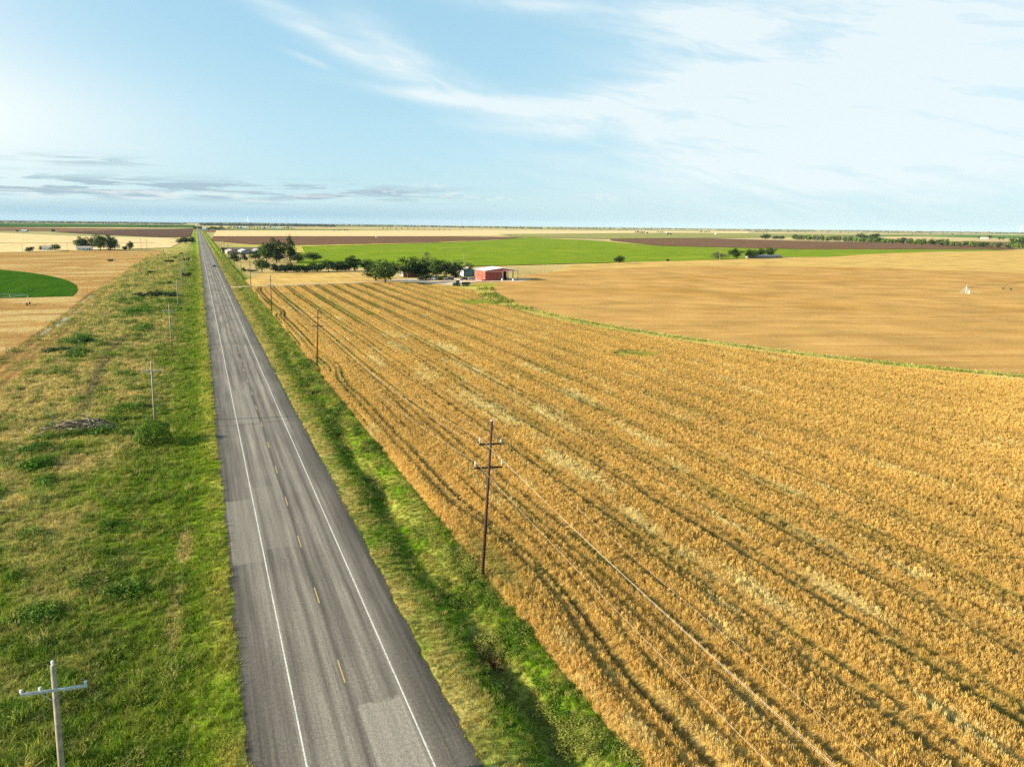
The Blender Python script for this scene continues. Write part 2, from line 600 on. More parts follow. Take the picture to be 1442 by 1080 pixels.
M_lane = field_mat('grassy_lane', (.34, .31, .06), (.52, .40, .14), 0, 3, 6, (.75, 1.2), c3=(.18, .22, .03))
M_meadow = field_mat('yellow_meadow', (.42, .36, .06), (.52, .42, .11), 0, 6, 14, (.8, 1.15), c3=(.26, .29, .03))


def arc(c, r, a0, a1, n):
    return [(c[0] + r * math.cos(a0 + (a1 - a0) * k / n), c[1] + r * math.sin(a0 + (a1 - a0) * k / n)) for k in range(n + 1)]


sheet('plain_field', [(23, 430), (108, 434), (185, 402), (300, 560), (640, 690), (1400, 860), (1400, -60), (300, -60), (180, 60), (125, 200), (120, 300), (120, 400), (24, 396)], -.12, M_tan, 'pale tan field corners around the cropped circle')
sheet('circle_field', arc(PIVOT, PIV_R, 0, 2 * math.pi, 120)[:-1], .06, M_circle, 'round tan stubble field under the irrigation pivot')
ring = arc(PIVOT, PIV_R + 8.5, R(155), R(262), 60) + arc(PIVOT, PIV_R - .5, R(262), R(155), 60)
sheet('field_lane', ring, .03, M_lane, 'overgrown grassy lane curving between the two grain fields')
sheet('meadow', [(112, 372), (121, 352), (134, 325), (128, 300), (140, 282), (150, 330), (160, 350), (190, 380), (215, 405), (205, 425), (186, 404), (150, 385), (128, 378)], .05, M_meadow, 'yellow weedy grass in front of the farmyard')
sheet('small_field', [(24, 406), (107, 421), (111, 500), (38, 507), (22, 440)], -.03, M_tan, 'small tan field beyond the farm track')
sheet('green_field', [(70, 592), (141, 545), (274, 571), (492, 612), (632, 660), (700, 655), (870, 730), (1080, 790), (1290, 800), (1300, 860), (900, 900), (760, 1080), (862, 1500), (862, 1874), (640, 1560), (439, 1288), (128, 1051)], .0, M_green, 'bright green crop field beyond the farm')
sheet('grass_strip', [(28, 858), (111, 848), (134, 1060), (425, 1287), (840, 1880), (820, 1930), (374, 1270), (38, 1120)], .25, M_meadow, 'yellow grass strip bordering the green field')
sheet('ploughed_field', [(22, 1420), (72, 1195), (136, 1120), (376, 1265), (815, 1800), (826, 1930), (589, 1980), (33, 1800)], .3, M_brown, 'reddish brown ploughed field beyond the green crop')
sheet('stubble_field', [(33, 1840), (640, 2000), (2500, 2900), (5200, 5800), (1921, 4300), (71, 3100)], .2, M_cream, 'pale stubble field far right of the road')
sheet('green_field', [(840, 1930), (1010, 1700), (1735, 1990), (5000, 3700), (2576, 3600), (1022, 2506)], .6, M_olive, 'dull green field far off behind the ploughed soil')
sheet('ploughed_field', [(905, 1500), (760, 1080), (900, 900), (1372, 850), (1500, 940), (1508, 1554), (1457, 1826), (1015, 1690)], .35, M_brown, 'brown ploughed field in front of the shelterbelt')
sheet('stubble_field', [(-185, 884), (-33, 1030), (-20, 1527), (-123, 1575), (-456, 2200), (-1500, 2300), (-1400, 600), (-700, 655)], .1, M_cream, 'cream stubble field behind the left farmstead')
sheet('ploughed_field', [(-369, 2382), (-15, 4000), (-15, 1740), (-74, 1726), (-197, 1960)], .5, M_dkbrown, 'dark ploughed field left of the road far off')
sheet('green_field', [(-790, 3823), (-15, 4900), (-15, 7700), (-2600, 7000), (-3500, 4500)], .9, M_dkgreen, 'thin dark green crop strip near the left horizon')
CIRC_L = (-439.0, 359.0)
seg = [(CIRC_L[0] + 386 * math.cos(a), CIRC_L[1] + 386 * math.sin(a)) for a in np.linspace(R(1.5), R(178.5), 90)]
sheet('crop_circle', seg, .12, M_dkgreen, 'dark green irrigated half circle of crop in the tan field')
sheet('farm_track', [(13.9, 397.5), (60, 405.5), (108, 416), (128, 376), (136, 378), (113, 421.5), (60, 410.5), (13.9, 402.5)], .09, M_track, 'pale dirt track leading from the road to the farm')
sheet('farm_yard', [(100, 421), (118, 400), (128, 388), (142, 392), (150, 398), (178, 396), (190, 408), (176, 428), (156, 432), (140, 436), (112, 434)], .11, M_yard, 'pale gravel yard in front of the red barn')
sheet('field_edge', [(-600, 866), (-185, 884), (-33, 1030), (-33, 1022), (-184, 877), (-600, 858)], .15, M_olive, 'thin green strip under the left farmstead')
sheet('field_edge', [(-500, 1190), (-60, 1262), (-60, 1276), (-500, 1206)], .16, M_dkbrown, 'dark track crossing the cream field')

# ------------------------------------------------------------------ road
CX, E0, E1 = 7.45, .45, 13.85


def road_material():
    m, g = new_mat('chip_seal_asphalt')
    pos = g.node('ShaderNodeNewGeometry').outputs['Position']
    x, y, z = g.sep(pos)
    wob = g.m('MULTIPLY', g.m('SUBTRACT', g.noise(g.comb(0, g.m('DIVIDE', y, 22), 3), 1, 2), .5), .5)
    xw = g.m('DIVIDE', g.m('SUBTRACT', g.m('ADD', x, wob), E0), E1 - E0)
    grey = lambda v, w=1.0: (v * 1.02, v * .85, v * .675 * w)
    base = g.ramp(xw, [(0, grey(.06)), (.05, grey(.10)), (.12, grey(.125)), (.20, grey(.165)), (.245, grey(.20)), (.285, grey(.11)), (.33, grey(.185)), (.385, grey(.21)), (.425, grey(.115)), (.46, grey(.19)), (.50, grey(.185)),
                       (.525, grey(.075)), (.545, grey(.13)), (.585, grey(.17)), (.62, grey(.10)), (.66, grey(.19)), (.70, grey(.20)), (.735, grey(.10)), (.765, grey(.15)), (.80, grey(.18)), (.86, grey(.115)), (.95, grey(.09)), (1, grey(.055))])
    st = g.noise(g.comb(g.m('MULTIPLY', x, 2.2), g.m('DIVIDE', y, 26), 0), 1, 6, .68)
    base = g.scale(base, g.sstep(st, .27, .73, .70, 1.42))
    base = g.scale(base, g.sstep(g.noise(g.comb(g.m('MULTIPLY', x, .25), g.m('DIVIDE', y, 18), 5), 1, 3), .3, .7, .82, 1.18))

    def patch(x0, x1, y0, y1, soft, amt, col, b):
        f = g.m('MULTIPLY', g.sstep(x, x0, x0 + .12), g.sstep(x, x1 - .12, x1, 1, 0))
        yy = g.m('ADD', y, g.m('MULTIPLY', g.m('SUBTRACT', g.noise(pos, .9, 3), .5), soft))
        f = g.m('MULTIPLY', f, g.m('MULTIPLY', g.sstep(yy, y0, y0 + .3), g.sstep(yy, y1 - .3, y1, 1, 0)))
        return g.mix(g.m('MULTIPLY', f, amt), b, col)
    pc = g.scale(grey(.235), g.sstep(st, .25, .75, .85, 1.12))
    base = patch(7.75, 10.9, -20, 44.6, 1.2, .9, g.scale(pc, 1.2), base)
    base = patch(.7, 3.7, 70, 88, .8, .65, pc, base)
    base = patch(3.8, 7.3, 72.5, 92, 1.6, .35, pc, base)
    base = patch(3.9, 7.3, 124, 150, 2, .5, pc, base)
    base = patch(3.9, 7.3, 330, 352, 4, .35, pc, base)
    base = patch(7.7, 10.9, 225, 262, 4, .35, pc, base)
    # transverse cracks with sealed dark lines
    for cy, w in ((123.2, .16), (212, .16), (300, .2), (391, .25)):
        yy = g.m('ABSOLUTE', g.m('SUBTRACT', g.m('ADD', y, g.m('MULTIPLY', g.m('SUBTRACT', g.noise(g.comb(x, 0, cy), .5, 3), .5), 1.2)), cy))
        base = g.mix(g.sstep(yy, w * .5, w, .8, 0), base, grey(.04))
    sp = g.noise(pos, 9, 3, .8)
    sp2 = g.noise(pos, 3.3, 3, .7)
    base = g.scale(base, g.m('MULTIPLY', g.sstep(sp, .25, .75, .55, 1.5), g.sstep(sp2, .25, .75, .82, 1.18)))
    g.put(g.p.inputs['Base Color'], base)
    g.put(g.p.inputs['Normal'], g.bump(sp, .5, .03))
    g.p.inputs['Roughness'].default_value = .9
    g.p.inputs['Specular IOR Level'].default_value = .25
    return m


def ragged_strip(name, x0, x1, ys, z, mat, amp, mb=None):
    b = mb or MB()
    prev = None
    for i, yv in enumerate(ys):
        e0 = x0 + amp * (vn(np.array(yv / 2.3), np.array(1.), 3) - .5 + 1.0 * (vn(np.array(yv / .7), np.array(2.), 4) - .5))
        e1 = x1 + amp * (vn(np.array(yv / 2.9), np.array(5.), 3) - .5 + 1.0 * (vn(np.array(yv / .7), np.array(2.), 9) - .5))
        cur = [(e0, yv, z - .02), (x0 + .5, yv, z), (x1 - .5, yv, z), (e1, yv, z - .02)] if amp else [(x0, yv, z), (x1, yv, z)]
        if prev:
            for k in range(len(cur) - 1):
                b.quad(prev[k], prev[k + 1], cur[k + 1], cur[k])
        prev = cur
    return b


ASPHALT = road_material()
ys = list(np.arange(-80, 160, .5)) + list(np.arange(160, 500, 2)) + list(np.arange(500, 9001, 100))
tag(ragged_strip('road', E0, E1, ys, 0, ASPHALT, .35).build('road', ASPHALT), 'straight grey two lane road running to the horizon', kind='structure')


def paint(name, col, wear):
    m, g = new_mat(name)
    pos = g.node('ShaderNodeNewGeometry').outputs['Position']
    n = g.noise(pos, 6, 4, .8)
    n2 = g.noise(pos, .25, 2)
    f = g.m('MULTIPLY', g.sstep(n, .42, .62), g.sstep(n2, .3, .7, wear * .5, wear))
    g.put(g.p.inputs['Base Color'], g.mix(f, col, (.2, .185, .165)))
    g.p.inputs['Roughness'].default_value = .7
    return m


WHITE_PAINT = paint('worn_white_paint', (.74, .70, .60), .95)
YELLOW_PAINT = paint('worn_yellow_paint', (.62, .42, .10), .95)
b = MB()
yl = list(np.arange(-80, 400, 4)) + list(np.arange(400, 3001, 100))
for xc in (3.76, 11.12):
    ragged_strip('', xc - .055, xc + .055, yl, .006, None, 0, b)
tag(b.build('road_edge_line', WHITE_PAINT), 'white edge lines painted along both lanes', kind='structure')
b = MB()
for k in range(-6, 60):
    y0 = 35.3 + 12.2 * k
    b.quad((CX, y0, .006), (CX + .10, y0, .006), (CX + .10, y0 + 3.05, .006), (CX, y0 + 3.05, .006))
tag(b.build('road_centre_line', YELLOW_PAINT), 'yellow dashed centre line of the road', kind='structure')
# ------------------------------------------------------------------ growth: tufts, stalks and weeds scattered as one mass each


def leaf_material(name, attr=None, col=None, trans=.35, vary=(.65, 1.3), rough=.6):
    m, g = new_mat(name)
    if attr:
        c = g.node('ShaderNodeAttribute', attribute_name=attr, attribute_type='INSTANCER').outputs['Color']
    else:
        info = g.node('ShaderNodeObjectInfo')
        c = g.scale(col, g.sstep(info.outputs['Random'], 0, 1, .8, 1.25))
    isl = g.node('ShaderNodeNewGeometry').outputs['Random Per Island']
    c = g.scale(c, g.sstep(isl, 0, 1, *vary))
    g.put(g.p.inputs['Base Color'], c)
    g.p.inputs['Roughness'].default_value = rough
    g.p.inputs['Specular IOR Level'].default_value = .12
    tr = g.node('ShaderNodeBsdfTranslucent')
    g.put(tr.inputs[0], c)
    mx = g.node('ShaderNodeMixShader')
    mx.inputs[0].default_value = trans
    g.l.new(g.p.outputs[0], mx.inputs[1])
    g.l.new(tr.outputs[0], mx.inputs[2])
    g.l.new(mx.outputs[0], g.out.inputs[0])
    return m


LEAFY = leaf_material('growth_leaf', 'tint')
STRAW = leaf_material('straw', 'tint', trans=.25, vary=(.75, 1.2), rough=.7)


def blade_tuft(name, n, rad, h, w, bend, mat, ear=False, seed=0):
    r = random.Random(seed)
    b = MB()
    for i in range(n):
        a, d = r.uniform(0, 6.28), rad * math.sqrt(r.random())
        x, y = d * math.cos(a), d * math.sin(a)
        hh = h * r.uniform(.55, 1.1)
        la = r.uniform(0, 6.28)
        bx, by = bend * hh * r.uniform(.3, 1.2) * math.cos(la), bend * hh * r.uniform(.3, 1.2) * math.sin(la)
        fa = r.uniform(0, 6.28)
        wx, wy = w / 2 * math.cos(fa), w / 2 * math.sin(fa)
        if ear:
            p = [(0, .45), (.68, .45), (.78, 1.5), (1, .8)]
        else:
            p = [(0, .8), (.55, 1.0), (1, .15)]
        vs, fs = [], []
        for t, k in p:
            cx, cy, cz = x + bx * t * t, y + by * t * t, hh * t * (1 - .25 * bend * t)
            vs += [(cx - wx * k, cy - wy * k, cz), (cx + wx * k, cy + wy * k, cz)]
        for j in range(len(p) - 1):
            fs.append((2 * j, 2 * j + 1, 2 * j + 3, 2 * j + 2))
        b.add(vs, fs)
    return bpy.data.objects.new(name, b.mesh(name, mat))


def leaf_clump(name, n, rad, h, s, mat, seed=0):
    r = random.Random(seed)
    b = MB()
    for i in range(n):
        u = np.array([r.gauss(0, 1), r.gauss(0, 1), abs(r.gauss(0, 1))])
        u /= np.linalg.norm(u)
        q = u * r.uniform(.55, 1.0) * np.array((rad, rad, h))
        leaf_card(b, q, u, s * r.uniform(.6, 1.3), r)
    return bpy.data.objects.new(name, b.mesh(name, mat))


def leaf_card(b, q, u, s, r):
    nrm = u + np.array([r.gauss(0, .55), r.gauss(0, .55), r.gauss(0, .55) + .35])
    nrm /= np.linalg.norm(nrm) + 1e-6
    a = np.cross(nrm, (r.gauss(0, 1), r.gauss(0, 1), r.gauss(0, 1)))
    a /= np.linalg.norm(a) + 1e-6
    c = np.cross(nrm, a)
    k = r.uniform(.45, .8)
    b.add([q - a * s * .5, q + c * s * .5 * k, q + a * s * .5, q - c * s * .5 * k], [(0, 1, 2, 3)])


def scatter(name, P, S, Rz, T, pick, protos, label):
    me = bpy.data.meshes.new(name)
    n = len(P)
    me.vertices.add(n)
    me.vertices.foreach_set('co', P.astype(np.float32).ravel())
    for an, ty, key, dat in (('scl', 'FLOAT_VECTOR', 'vector', S), ('turn', 'FLOAT_VECTOR', 'vector', Rz), ('tint', 'FLOAT_COLOR', 'color', rgba(T, 1))):
        a = me.attributes.new(an, ty, 'POINT')
        a.data.foreach_set(key, dat.astype(np.float32).ravel())
    a = me.attributes.new('pick', 'INT', 'POINT')
    a.data.foreach_set('value', pick.astype(np.int32))
    me.update()
    ob = link(bpy.data.objects.new(name, me))
    coll = bpy.data.collections.new(name + '_kinds')
    for i, p in enumerate(protos):
        coll.objects.link(p)
    order = sorted(range(len(protos)), key=lambda i: protos[i].name)
    assert order == list(range(len(protos)))
    ng = bpy.data.node_groups.new(name, 'GeometryNodeTree')
    ng.interface.new_socket('Geometry', in_out='INPUT', socket_type='NodeSocketGeometry')
    ng.interface.new_socket('Geometry', in_out='OUTPUT', socket_type='NodeSocketGeometry')
    nn = ng.nodes
    gi, go = nn.new('NodeGroupInput'), nn.new('NodeGroupOutput')
    ci = nn.new('GeometryNodeCollectionInfo')
    ci.inputs['Collection'].default_value = coll
    ci.inputs['Separate Children'].default_value = True
    ci.inputs['Reset Children'].default_value = True
    ip = nn.new('GeometryNodeInstanceOnPoints')
    ip.inputs['Pick Instance'].default_value = True

    def attr(an, ty):
        a = nn.new('GeometryNodeInputNamedAttribute')
        a.data_type = ty
        a.inputs['Name'].default_value = an
        return [s for s in a.outputs if s.enabled][0]
    ng.links.new(gi.outputs[0], ip.inputs['Points'])
    ng.links.new(ci.outputs[0], ip.inputs['Instance'])
    ng.links.new(attr('pick', 'INT'), ip.inputs['Instance Index'])
    ng.links.new(attr('turn', 'FLOAT_VECTOR'), ip.inputs['Rotation'])
    ng.links.new(attr('scl', 'FLOAT_VECTOR'), ip.inputs['Scale'])
    ng.links.new(ip.outputs[0], go.inputs[0])
    md = ob.modifiers.new('growth', 'NODES')
    md.node_group = ng
    return tag(ob, label, kind='stuff')


def seed_points(x0, x1, y0, y1, dens0, power, dmin, step=12.0):
    """random points whose density thins with distance"""
    out = []
    y = y0
    while y < y1:
        st = step * (1 + max(0, y - 100) / 150)
        d = max(60.0, y)
        dens = max(dmin, dens0 * (65.0 / d) ** power)
        n = int((x1 - x0) * st * dens)
        px = rng.uniform(x0, x1, n)
        py = rng.uniform(y, y + st, n)
        out.append(np.stack([px, py], -1))
        y += st
    q = np.concatenate(out)
    u, v = project(q[:, 0], q[:, 1], 0)
    k = (u > -170) & (u < 1612) & (v < 1270)
    return q[k]


def pts_attrs(q, size, jitter=.35):
    n = len(q)
    far = np.maximum(1, (np.hypot(q[:, 0], q[:, 1]) / 95) ** .55)
    s = size * far * rng.uniform(1 - jitter, 1 + jitter, n)
    turn = np.stack([rng.normal(0, .10, n), rng.normal(0, .10, n), rng.uniform(0, 6.28, n)], -1)
    return s, far, turn


# verge grass
kinds = [blade_tuft('grass_a', 26, .30, .42, .034, .55, LEAFY, seed=1), blade_tuft('grass_b', 30, .36, .55, .036, .75, LEAFY, seed=2), blade_tuft('grass_c', 22, .28, .75, .030, .35, LEAFY, seed=3),
         leaf_clump('herb_a', 90, .36, .42, .11, LEAFY, 4), leaf_clump('herb_b', 130, .48, .66, .12, LEAFY, 5)]
q = np.concatenate([seed_points(-46, .45, 30, 980, 9.5, 1.2, .55), seed_points(13.75, 24.0, 24, 980, 10.5, 1.1, .8)])
x, y = q[:, 0], q[:, 1]
col, weed, dry = verge(x, y)
size, far, turn = pts_attrs(q, 1.0)
left = x < 7
edge = np.where(left, .45 - x, x - 13.75)
size *= (.62 + .5 * fbm(x / 3, y / 3.5, 91) + .50 * weed) * (1 - .45 * ss(y, 450, 980))
size *= np.where(edge < 1.2, .8, 1) * np.where(left, 1, .72)
trim = (left & (x < -36)) * .3
tall = (rng.random(len(q)) < .016 + .22 * ss(fbm(x / 4, y / 2.6, 111), .52, .64)) & (edge > 3) & left
size *= np.where(tall, 1.7, 1)
col = mixc(col, WEED, tall * .7)
col = col * (.80 + .42 * fbm(x / 2.6, y / 1.9, 113, 3))[:, None]
keep = (rng.random(len(q)) > trim) & (rng.random(len(q)) > ss(y, 450, 980)) & ~((x > 13) & (np.abs(y - 400) < 3))
# each tuft varies in hue as grasses mix
mixr = rng.random(len(q))
col = mixc(col, DRY, ((mixr > np.where(left, .92, .84)) & (weed < .6)) * .6)
col = mixc(col, OLIVE, ((mixr < .16) & (dry < .5)) * .7)
col = mixc(col, (.19, .25, .02), ((mixr > .45) & (mixr < .56) & (dry < .4)) * .65)
col = col * rng.uniform(.72, 1.22, (len(q), 1))
pick = np.where(weed * np.where(left, 1, .75) * rng.uniform(.7, 1.2, len(q)) > .5, rng.integers(3, 5, len(q)), rng.choice([0, 1, 2, 3], len(q), p=[.36, .30, .22, .12]))
P = np.stack([x, y, ground_z(x, y) - .04], -1)
sz = size * np.where(dry > .6, 1.05, 1.0) * np.where(~left, 1 - .35 * ss(y, 200, 450), 1)
S = np.stack([size * (.8 + .2 * far), size * (.8 + .2 * far), sz * .85], -1)
scatter('verge_grass', P[keep], S[keep], turn[keep], col[keep], pick[keep], kinds, 'green and dry wild grass growing on both road verges')

# ripe grain
kinds = [blade_tuft('stalks_a', 15, .20, .74, .034, .14, STRAW, True, 11), blade_tuft('stalks_b', 18, .25, .82, .034, .22, STRAW, True, 12), blade_tuft('stalks_c', 13, .20, .68, .036, .34, STRAW, True, 13),
         leaf_clump('weeds_d', 60, .34, .42, .10, STRAW, 14)]
q = seed_points(23.0, 190, 18, 420, 20.0, .95, 3.6)
q = q[in_wheat(q[:, 0], q[:, 1])]
x, y = q[:, 0], q[:, 1]
col, stand, green = wheat(x, y)
size, far, turn = pts_attrs(q, .80, .25)
size *= .86 + .28 * fbm(x / 1.6, y / 2.4, 95, 3)
size /= far ** .75
far = far ** .25
keep = rng.random(len(q)) < np.where((x > 95) & (stand < .6), .10, np.where(green > .4, .5, stand ** 1.4))
col = col * (1 + (rng.uniform(-.17, .17, len(q)) * (1 - .6 * ss(y, 80, 220))))[:, None]
pick = np.where((green > .5) & (rng.random(len(q)) < .8), 3, rng.choice([0, 1, 2], len(q)))
P = np.stack([x, y, canopy_z(x, y) - .14], -1)
hs = size * (.25 + .75 * stand) * (1 - .38 * ss(y, 110, 240))
nr = 1 - ss(y, 90, 170)
S = np.stack([size * (.7 + .3 * far) * (1 - .28 * nr), size * (.7 + .3 * far) * (1 - .28 * nr), hs * (1 + .22 * nr)], -1)
turn[:, 0] += .06
scatter('grain_stalks', P[keep], S[keep], turn[keep], col[keep], pick[keep], kinds, 'ripe golden grain stalks standing in the field right of the road')

# weeds along the curved lane and its dry grass
n = 5200
an = rng.uniform(R(157), R(258), n)
rr = PIV_R + rng.uniform(.0, 8.5, n)
x, y = PIVOT[0] + rr * np.cos(an), PIVOT[1] + rr * np.sin(an)
k = fbm(x / 5, y / 5, 97)
w = ss(rr - PIV_R, 2.2, 3.6) * (1 - ss(rr - PIV_R, 4.8, 6.6)) * ss(k, .25, .5)
w = np.maximum(w * .7, ss(y, 235, 290) * ss(k, .45, .6))
q = np.stack([x, y], -1)
size, far, turn = pts_attrs(q, .8)
col = mixc(np.zeros((n, 3)) + np.array((.55, .46, .14)), (.22, .25, .03), w) * rng.uniform(.75, 1.25, (n, 1))
kinds = [blade_tuft('lane_grass_a', 20, .35, .6, .05, .5, LEAFY, seed=21), leaf_clump('lane_herb_b', 40, .45, .7, .2, LEAFY, 22)]
pick = (w > .5).astype(int)
size = size * np.where(w > .5, .45 + .5 * k + .18 * ss(y, 235, 290), .5)
scatter('lane_weeds', np.stack([x, y, 0 * x], -1), np.repeat(size[:, None], 3, 1), turn, col, pick, kinds, 'weeds and dry grass along the curved field lane')


# ------------------------------------------------------------------ utility poles and wires
WOOD_RED = simple('creosote_wood', (.062, .030, .021), .8, ns=2.0, amt=.35, bump=.3)
WOOD_GREY = simple('weathered_pole_wood', (.30, .245, .18), .85, ns=2.0, amt=.3, bump=.3)
GALV = simple('galvanised_steel', (.42, .46, .50), .45, .35, ns=5)
PORCELAIN = simple('grey_porcelain', (.62, .62, .60), .35, ns=6, amt=.1)
WIRE = simple('bright_aluminium_wire', (.50, .41, .29), .6, .0, ns=1, amt=.05)


def insulator(x, z, parent, h=.62):
    b = MB()
    b.tube([(x, 0, z), (x, 0, z + h * .35)], .022, 6)
    for k in range(5):
        z0 = z + h * (.35 + .12 * k)
        b.tube([(x, 0, z0), (x, 0, z0 + h * .05), (x, 0, z0 + h * .12)], [.05, .085, .045], 8)
    return b.build('insulator', PORCELAIN, parent)


H_POLE_PROTO = {}


def wood_pole(x, y, h, lean, label, proto=None):
    rot = (R(random.uniform(-.5, .5)), R(lean), R(random.uniform(-3, 3)))
    if proto:
        t = copy_tree(proto)
        t.location, t.rotation_euler, t.scale = (x, y, -.1), rot, (1, 1, h / 15.7)
        t['label'] = label
        return t
    t = thing('utility_pole', label, 'utility pole', (x, y, -.1), rot, 'dark utility poles along the grain field')
    MB().tube([(0, 0, 0), (0, 0, h * .5), (0, 0, h)], [.175, .145, .11], 12).build('shaft', WOOD_RED, t, True)
    MB().box(-1.05, 1.15, .13, .25, h - 2.35, h - 2.20).build('crossarm', WOOD_RED, t)
    MB().box(-1.38, 1.38, .14, .26, h - 4.62, h - 4.46).build('crossarm', WOOD_RED, t)
    for s in (-1, 1):
        MB().tube([(s * .95, .2, h - 4.6), (0, .17, h - 5.25)], .022, 5).build('brace', GALV, t)
        MB().tube([(s * .06, .14, h - 2.5), (s * .55, .2, h - 2.32)], .018, 5).build('brace', GALV, t)
    for xx, zz in ((-1.0, h - 2.20), (-1.3, h - 4.46), (1.3, h - 4.46)):
        insulator(xx, zz, t).location.y = .2
    insulator(1.08, h - 2.20, t, .34).location.y = .2
    MB().tube([(0, 0, h), (0, 0, h + .06)], [.135, .12], 10).build('pole_cap', GALV, t)
    return t


WP = [(22.5, 58.4, 15.7, 3.4), (23.7, 170.7, 13.5, 3.6), (23.9, 286.5, 13.8, 1.4), (23.5, 395, 14, .8), (24.6, 503, 13.6, 1.2), (25.2, 618, 13.6, -.6), (25.6, 733, 13.5, .8), (25.9, 848, 13.6, .4), (26.2, 963, 13.6, -.5), (26.4, 1078, 13.6, .6)]
WL = ['tall dark wooden utility pole nearest the viewer, standing where green ditch grass meets the grain', 'dark utility pole second along the grain edge, where tramlines bend around it', 'dark utility pole third along the grain edge, before the farm track', 'dark utility pole beside the mouth of the pale farm track',
      'dark utility pole in front of the small tan field', 'dark utility pole beside the low dark sheds', 'dark utility pole just past the grey sheds', 'far dark utility pole by the yellow grass strip', 'far dark utility pole beyond the yellow grass strip', 'farthest dark utility pole, near the ploughed field corner']
p0 = None
for (x, y, h, ln), lb in zip(WP, WL):
    t = wood_pole(x, y, h, ln, lb, p0)
    p0 = p0 or t


def pole_top(x, y, h, lean, ax, az):
    s = h / 15.7
    z = az * s
    return np.array((x + ax * math.cos(R(lean)) + z * math.sin(R(lean)), y + .2, z * math.cos(R(lean)) - .1))


ends = [(22.2, -56, 15.7, 2)] + WP
for ax, az, lb in ((-1.0, 15.7 - 2.20 + .62, 'bright power wire on the left end of the upper crossarms'), (1.08, 15.7 - 2.2 + .34, 'faint power wire on the right end of the upper crossarms'),
                   (-1.3, 15.7 - 4.46 + .62, 'bright power wire on the left end of the lower crossarms'), (1.3, 15.7 - 4.46 + .62, 'bright power wire on the right end of the lower crossarms')):
    pts = []
    for a, b_ in zip(ends[:-1], ends[1:]):
        A, B = pole_top(*a, ax, az), pole_top(*b_, ax, az)
        for k in range(18):
            u = k / 18
            q = A + (B - A) * u
            q[2] -= 4 * 2.4 * u * (1 - u)
            pts.append(q)
    pts.append(B)
    r = .0055 if ax == 1.08 else .0085
    tag(MB().tube(pts, r, 5).build('power_line', WIRE, None, True), lb, 'power line', 'wires strung between the dark utility poles')


def grey_pole(x, y, h, lean, label, proto=None):
    rot = (R(random.uniform(-.4, .4)), R(lean), R(random.uniform(-4, 4)))
    if proto:
        t = copy_tree(proto)
        t.location, t.rotation_euler, t.scale = (x, y, -.45), rot, (1, 1, h / 11)
        t['label'] = label
        return t
    t = thing('utility_pole', label, 'utility pole', (x, y, -.45), rot, 'pale grey utility poles in the left verge')
    MB().tube([(0, 0, 0), (0, 0, h * .5), (0, 0, h)], [.19, .16, .125], 12).build('shaft', WOOD_GREY, t, True)
    MB().box(-1.52, 1.52, -.22, -.12, h - 1.42, h - 1.28).build('crossarm', GALV, t)
    for xx in (-1.46, -.62, 1.46):
        insulator(xx, h - 1.28, t, .24).location.y = -.17
    insulator(0, h, t, .3)
    for s in (-1, 1):
        MB().tube([(s * .7, -.15, h - 1.4), (s * .05, -.14, h - 2.0)], .016, 5).build('brace', GALV, t)
    return t


GP = [(-9.15, 40.2, 10.65, 2.6), (-8.9, 129.8, 11, 1.6), (-8.7, 212.4, 11.8, 1.4), (-9.0, 309.5, 11.3, 1.0), (-9.2, 404, 11, .8), (-9.2, 490, 11, .4), (-9.3, 580, 11, .8), (-9.3, 672, 11, 0)]
GL = ['pale utility pole nearest the viewer with a silver crossarm, low in the left grass', 'pale grey utility pole standing directly behind the round green bush', 'pale grey utility pole beyond the round bush, midway along the left verge', 'pale grey utility pole beside the long dark shrub mound',
      'thin pale utility pole just past the dark shrub mound', 'thin pale utility pole beside a round dark roadside bush', 'far pale utility pole among scattered small bushes', 'farthest pale utility pole before the roadside tree clump']
p0 = None
for (x, y, h, ln), lb in zip(GP, GL):
    t = grey_pole(x, y, h, ln, lb, p0)
    p0 = p0 or t

# thin distant service poles
p0 = None
for x, y, h, lb in ((-68.7, 686, 9.5, 'lone thin pole rising from a small bush in the left tan field'), (-135.5, 948, 8, 'thin pole between the small left farm trees and the big grove'), (-60.9, 942, 13, 'taller thin pole at the right end of the left farmstead'), (-55.4, 950, 12, 'thin pole closest to the road at the left farmstead'),
                    (180.6, 508, 14, 'thin dark pole rising behind the trees by the barn'), (503, 613, 13, 'white pole standing left of the trees by the long low house'), (-170, 905, 8, 'thin pole left of the small left farm trees')):
    if p0 is None:
        t = thing('service_pole', lb, 'service pole', (x, y, -.3), (0, R(.5), 0), 'thin far poles around the farmsteads')
        MB().tube([(0, 0, 0), (0, 0, 10)], [.17, .12], 8).build('shaft', WOOD_GREY, t)
        MB().box(-.9, .9, -.2, -.1, 9.3, 9.5).build('crossarm', WOOD_GREY, t)
        p0 = t
    else:
        t = copy_tree(p0)
        t.location, t['label'] = (x, y, -.3), lb
    t.scale = (1, 1, h / 10)

# ------------------------------------------------------------------ trees and bushes
BARK = simple('bark', (.10, .075, .055), .95, ns=4, amt=.3, bump=.4)
LEAF_DARK = leaf_material('dark_foliage', col=(.030, .058, .011), trans=.22, vary=(.5, 1.5))
LEAF_MID = leaf_material('mid_green_foliage', col=(.065, .105, .017), trans=.28, vary=(.55, 1.45))
LEAF_PALE = leaf_material('grey_green_foliage', col=(.13, .14, .05), trans=.28, vary=(.6, 1.4))
LEAF_BRIGHT = leaf_material('fresh_green_foliage', col=(.125, .215, .018), trans=.3, vary=(.5, 1.4))


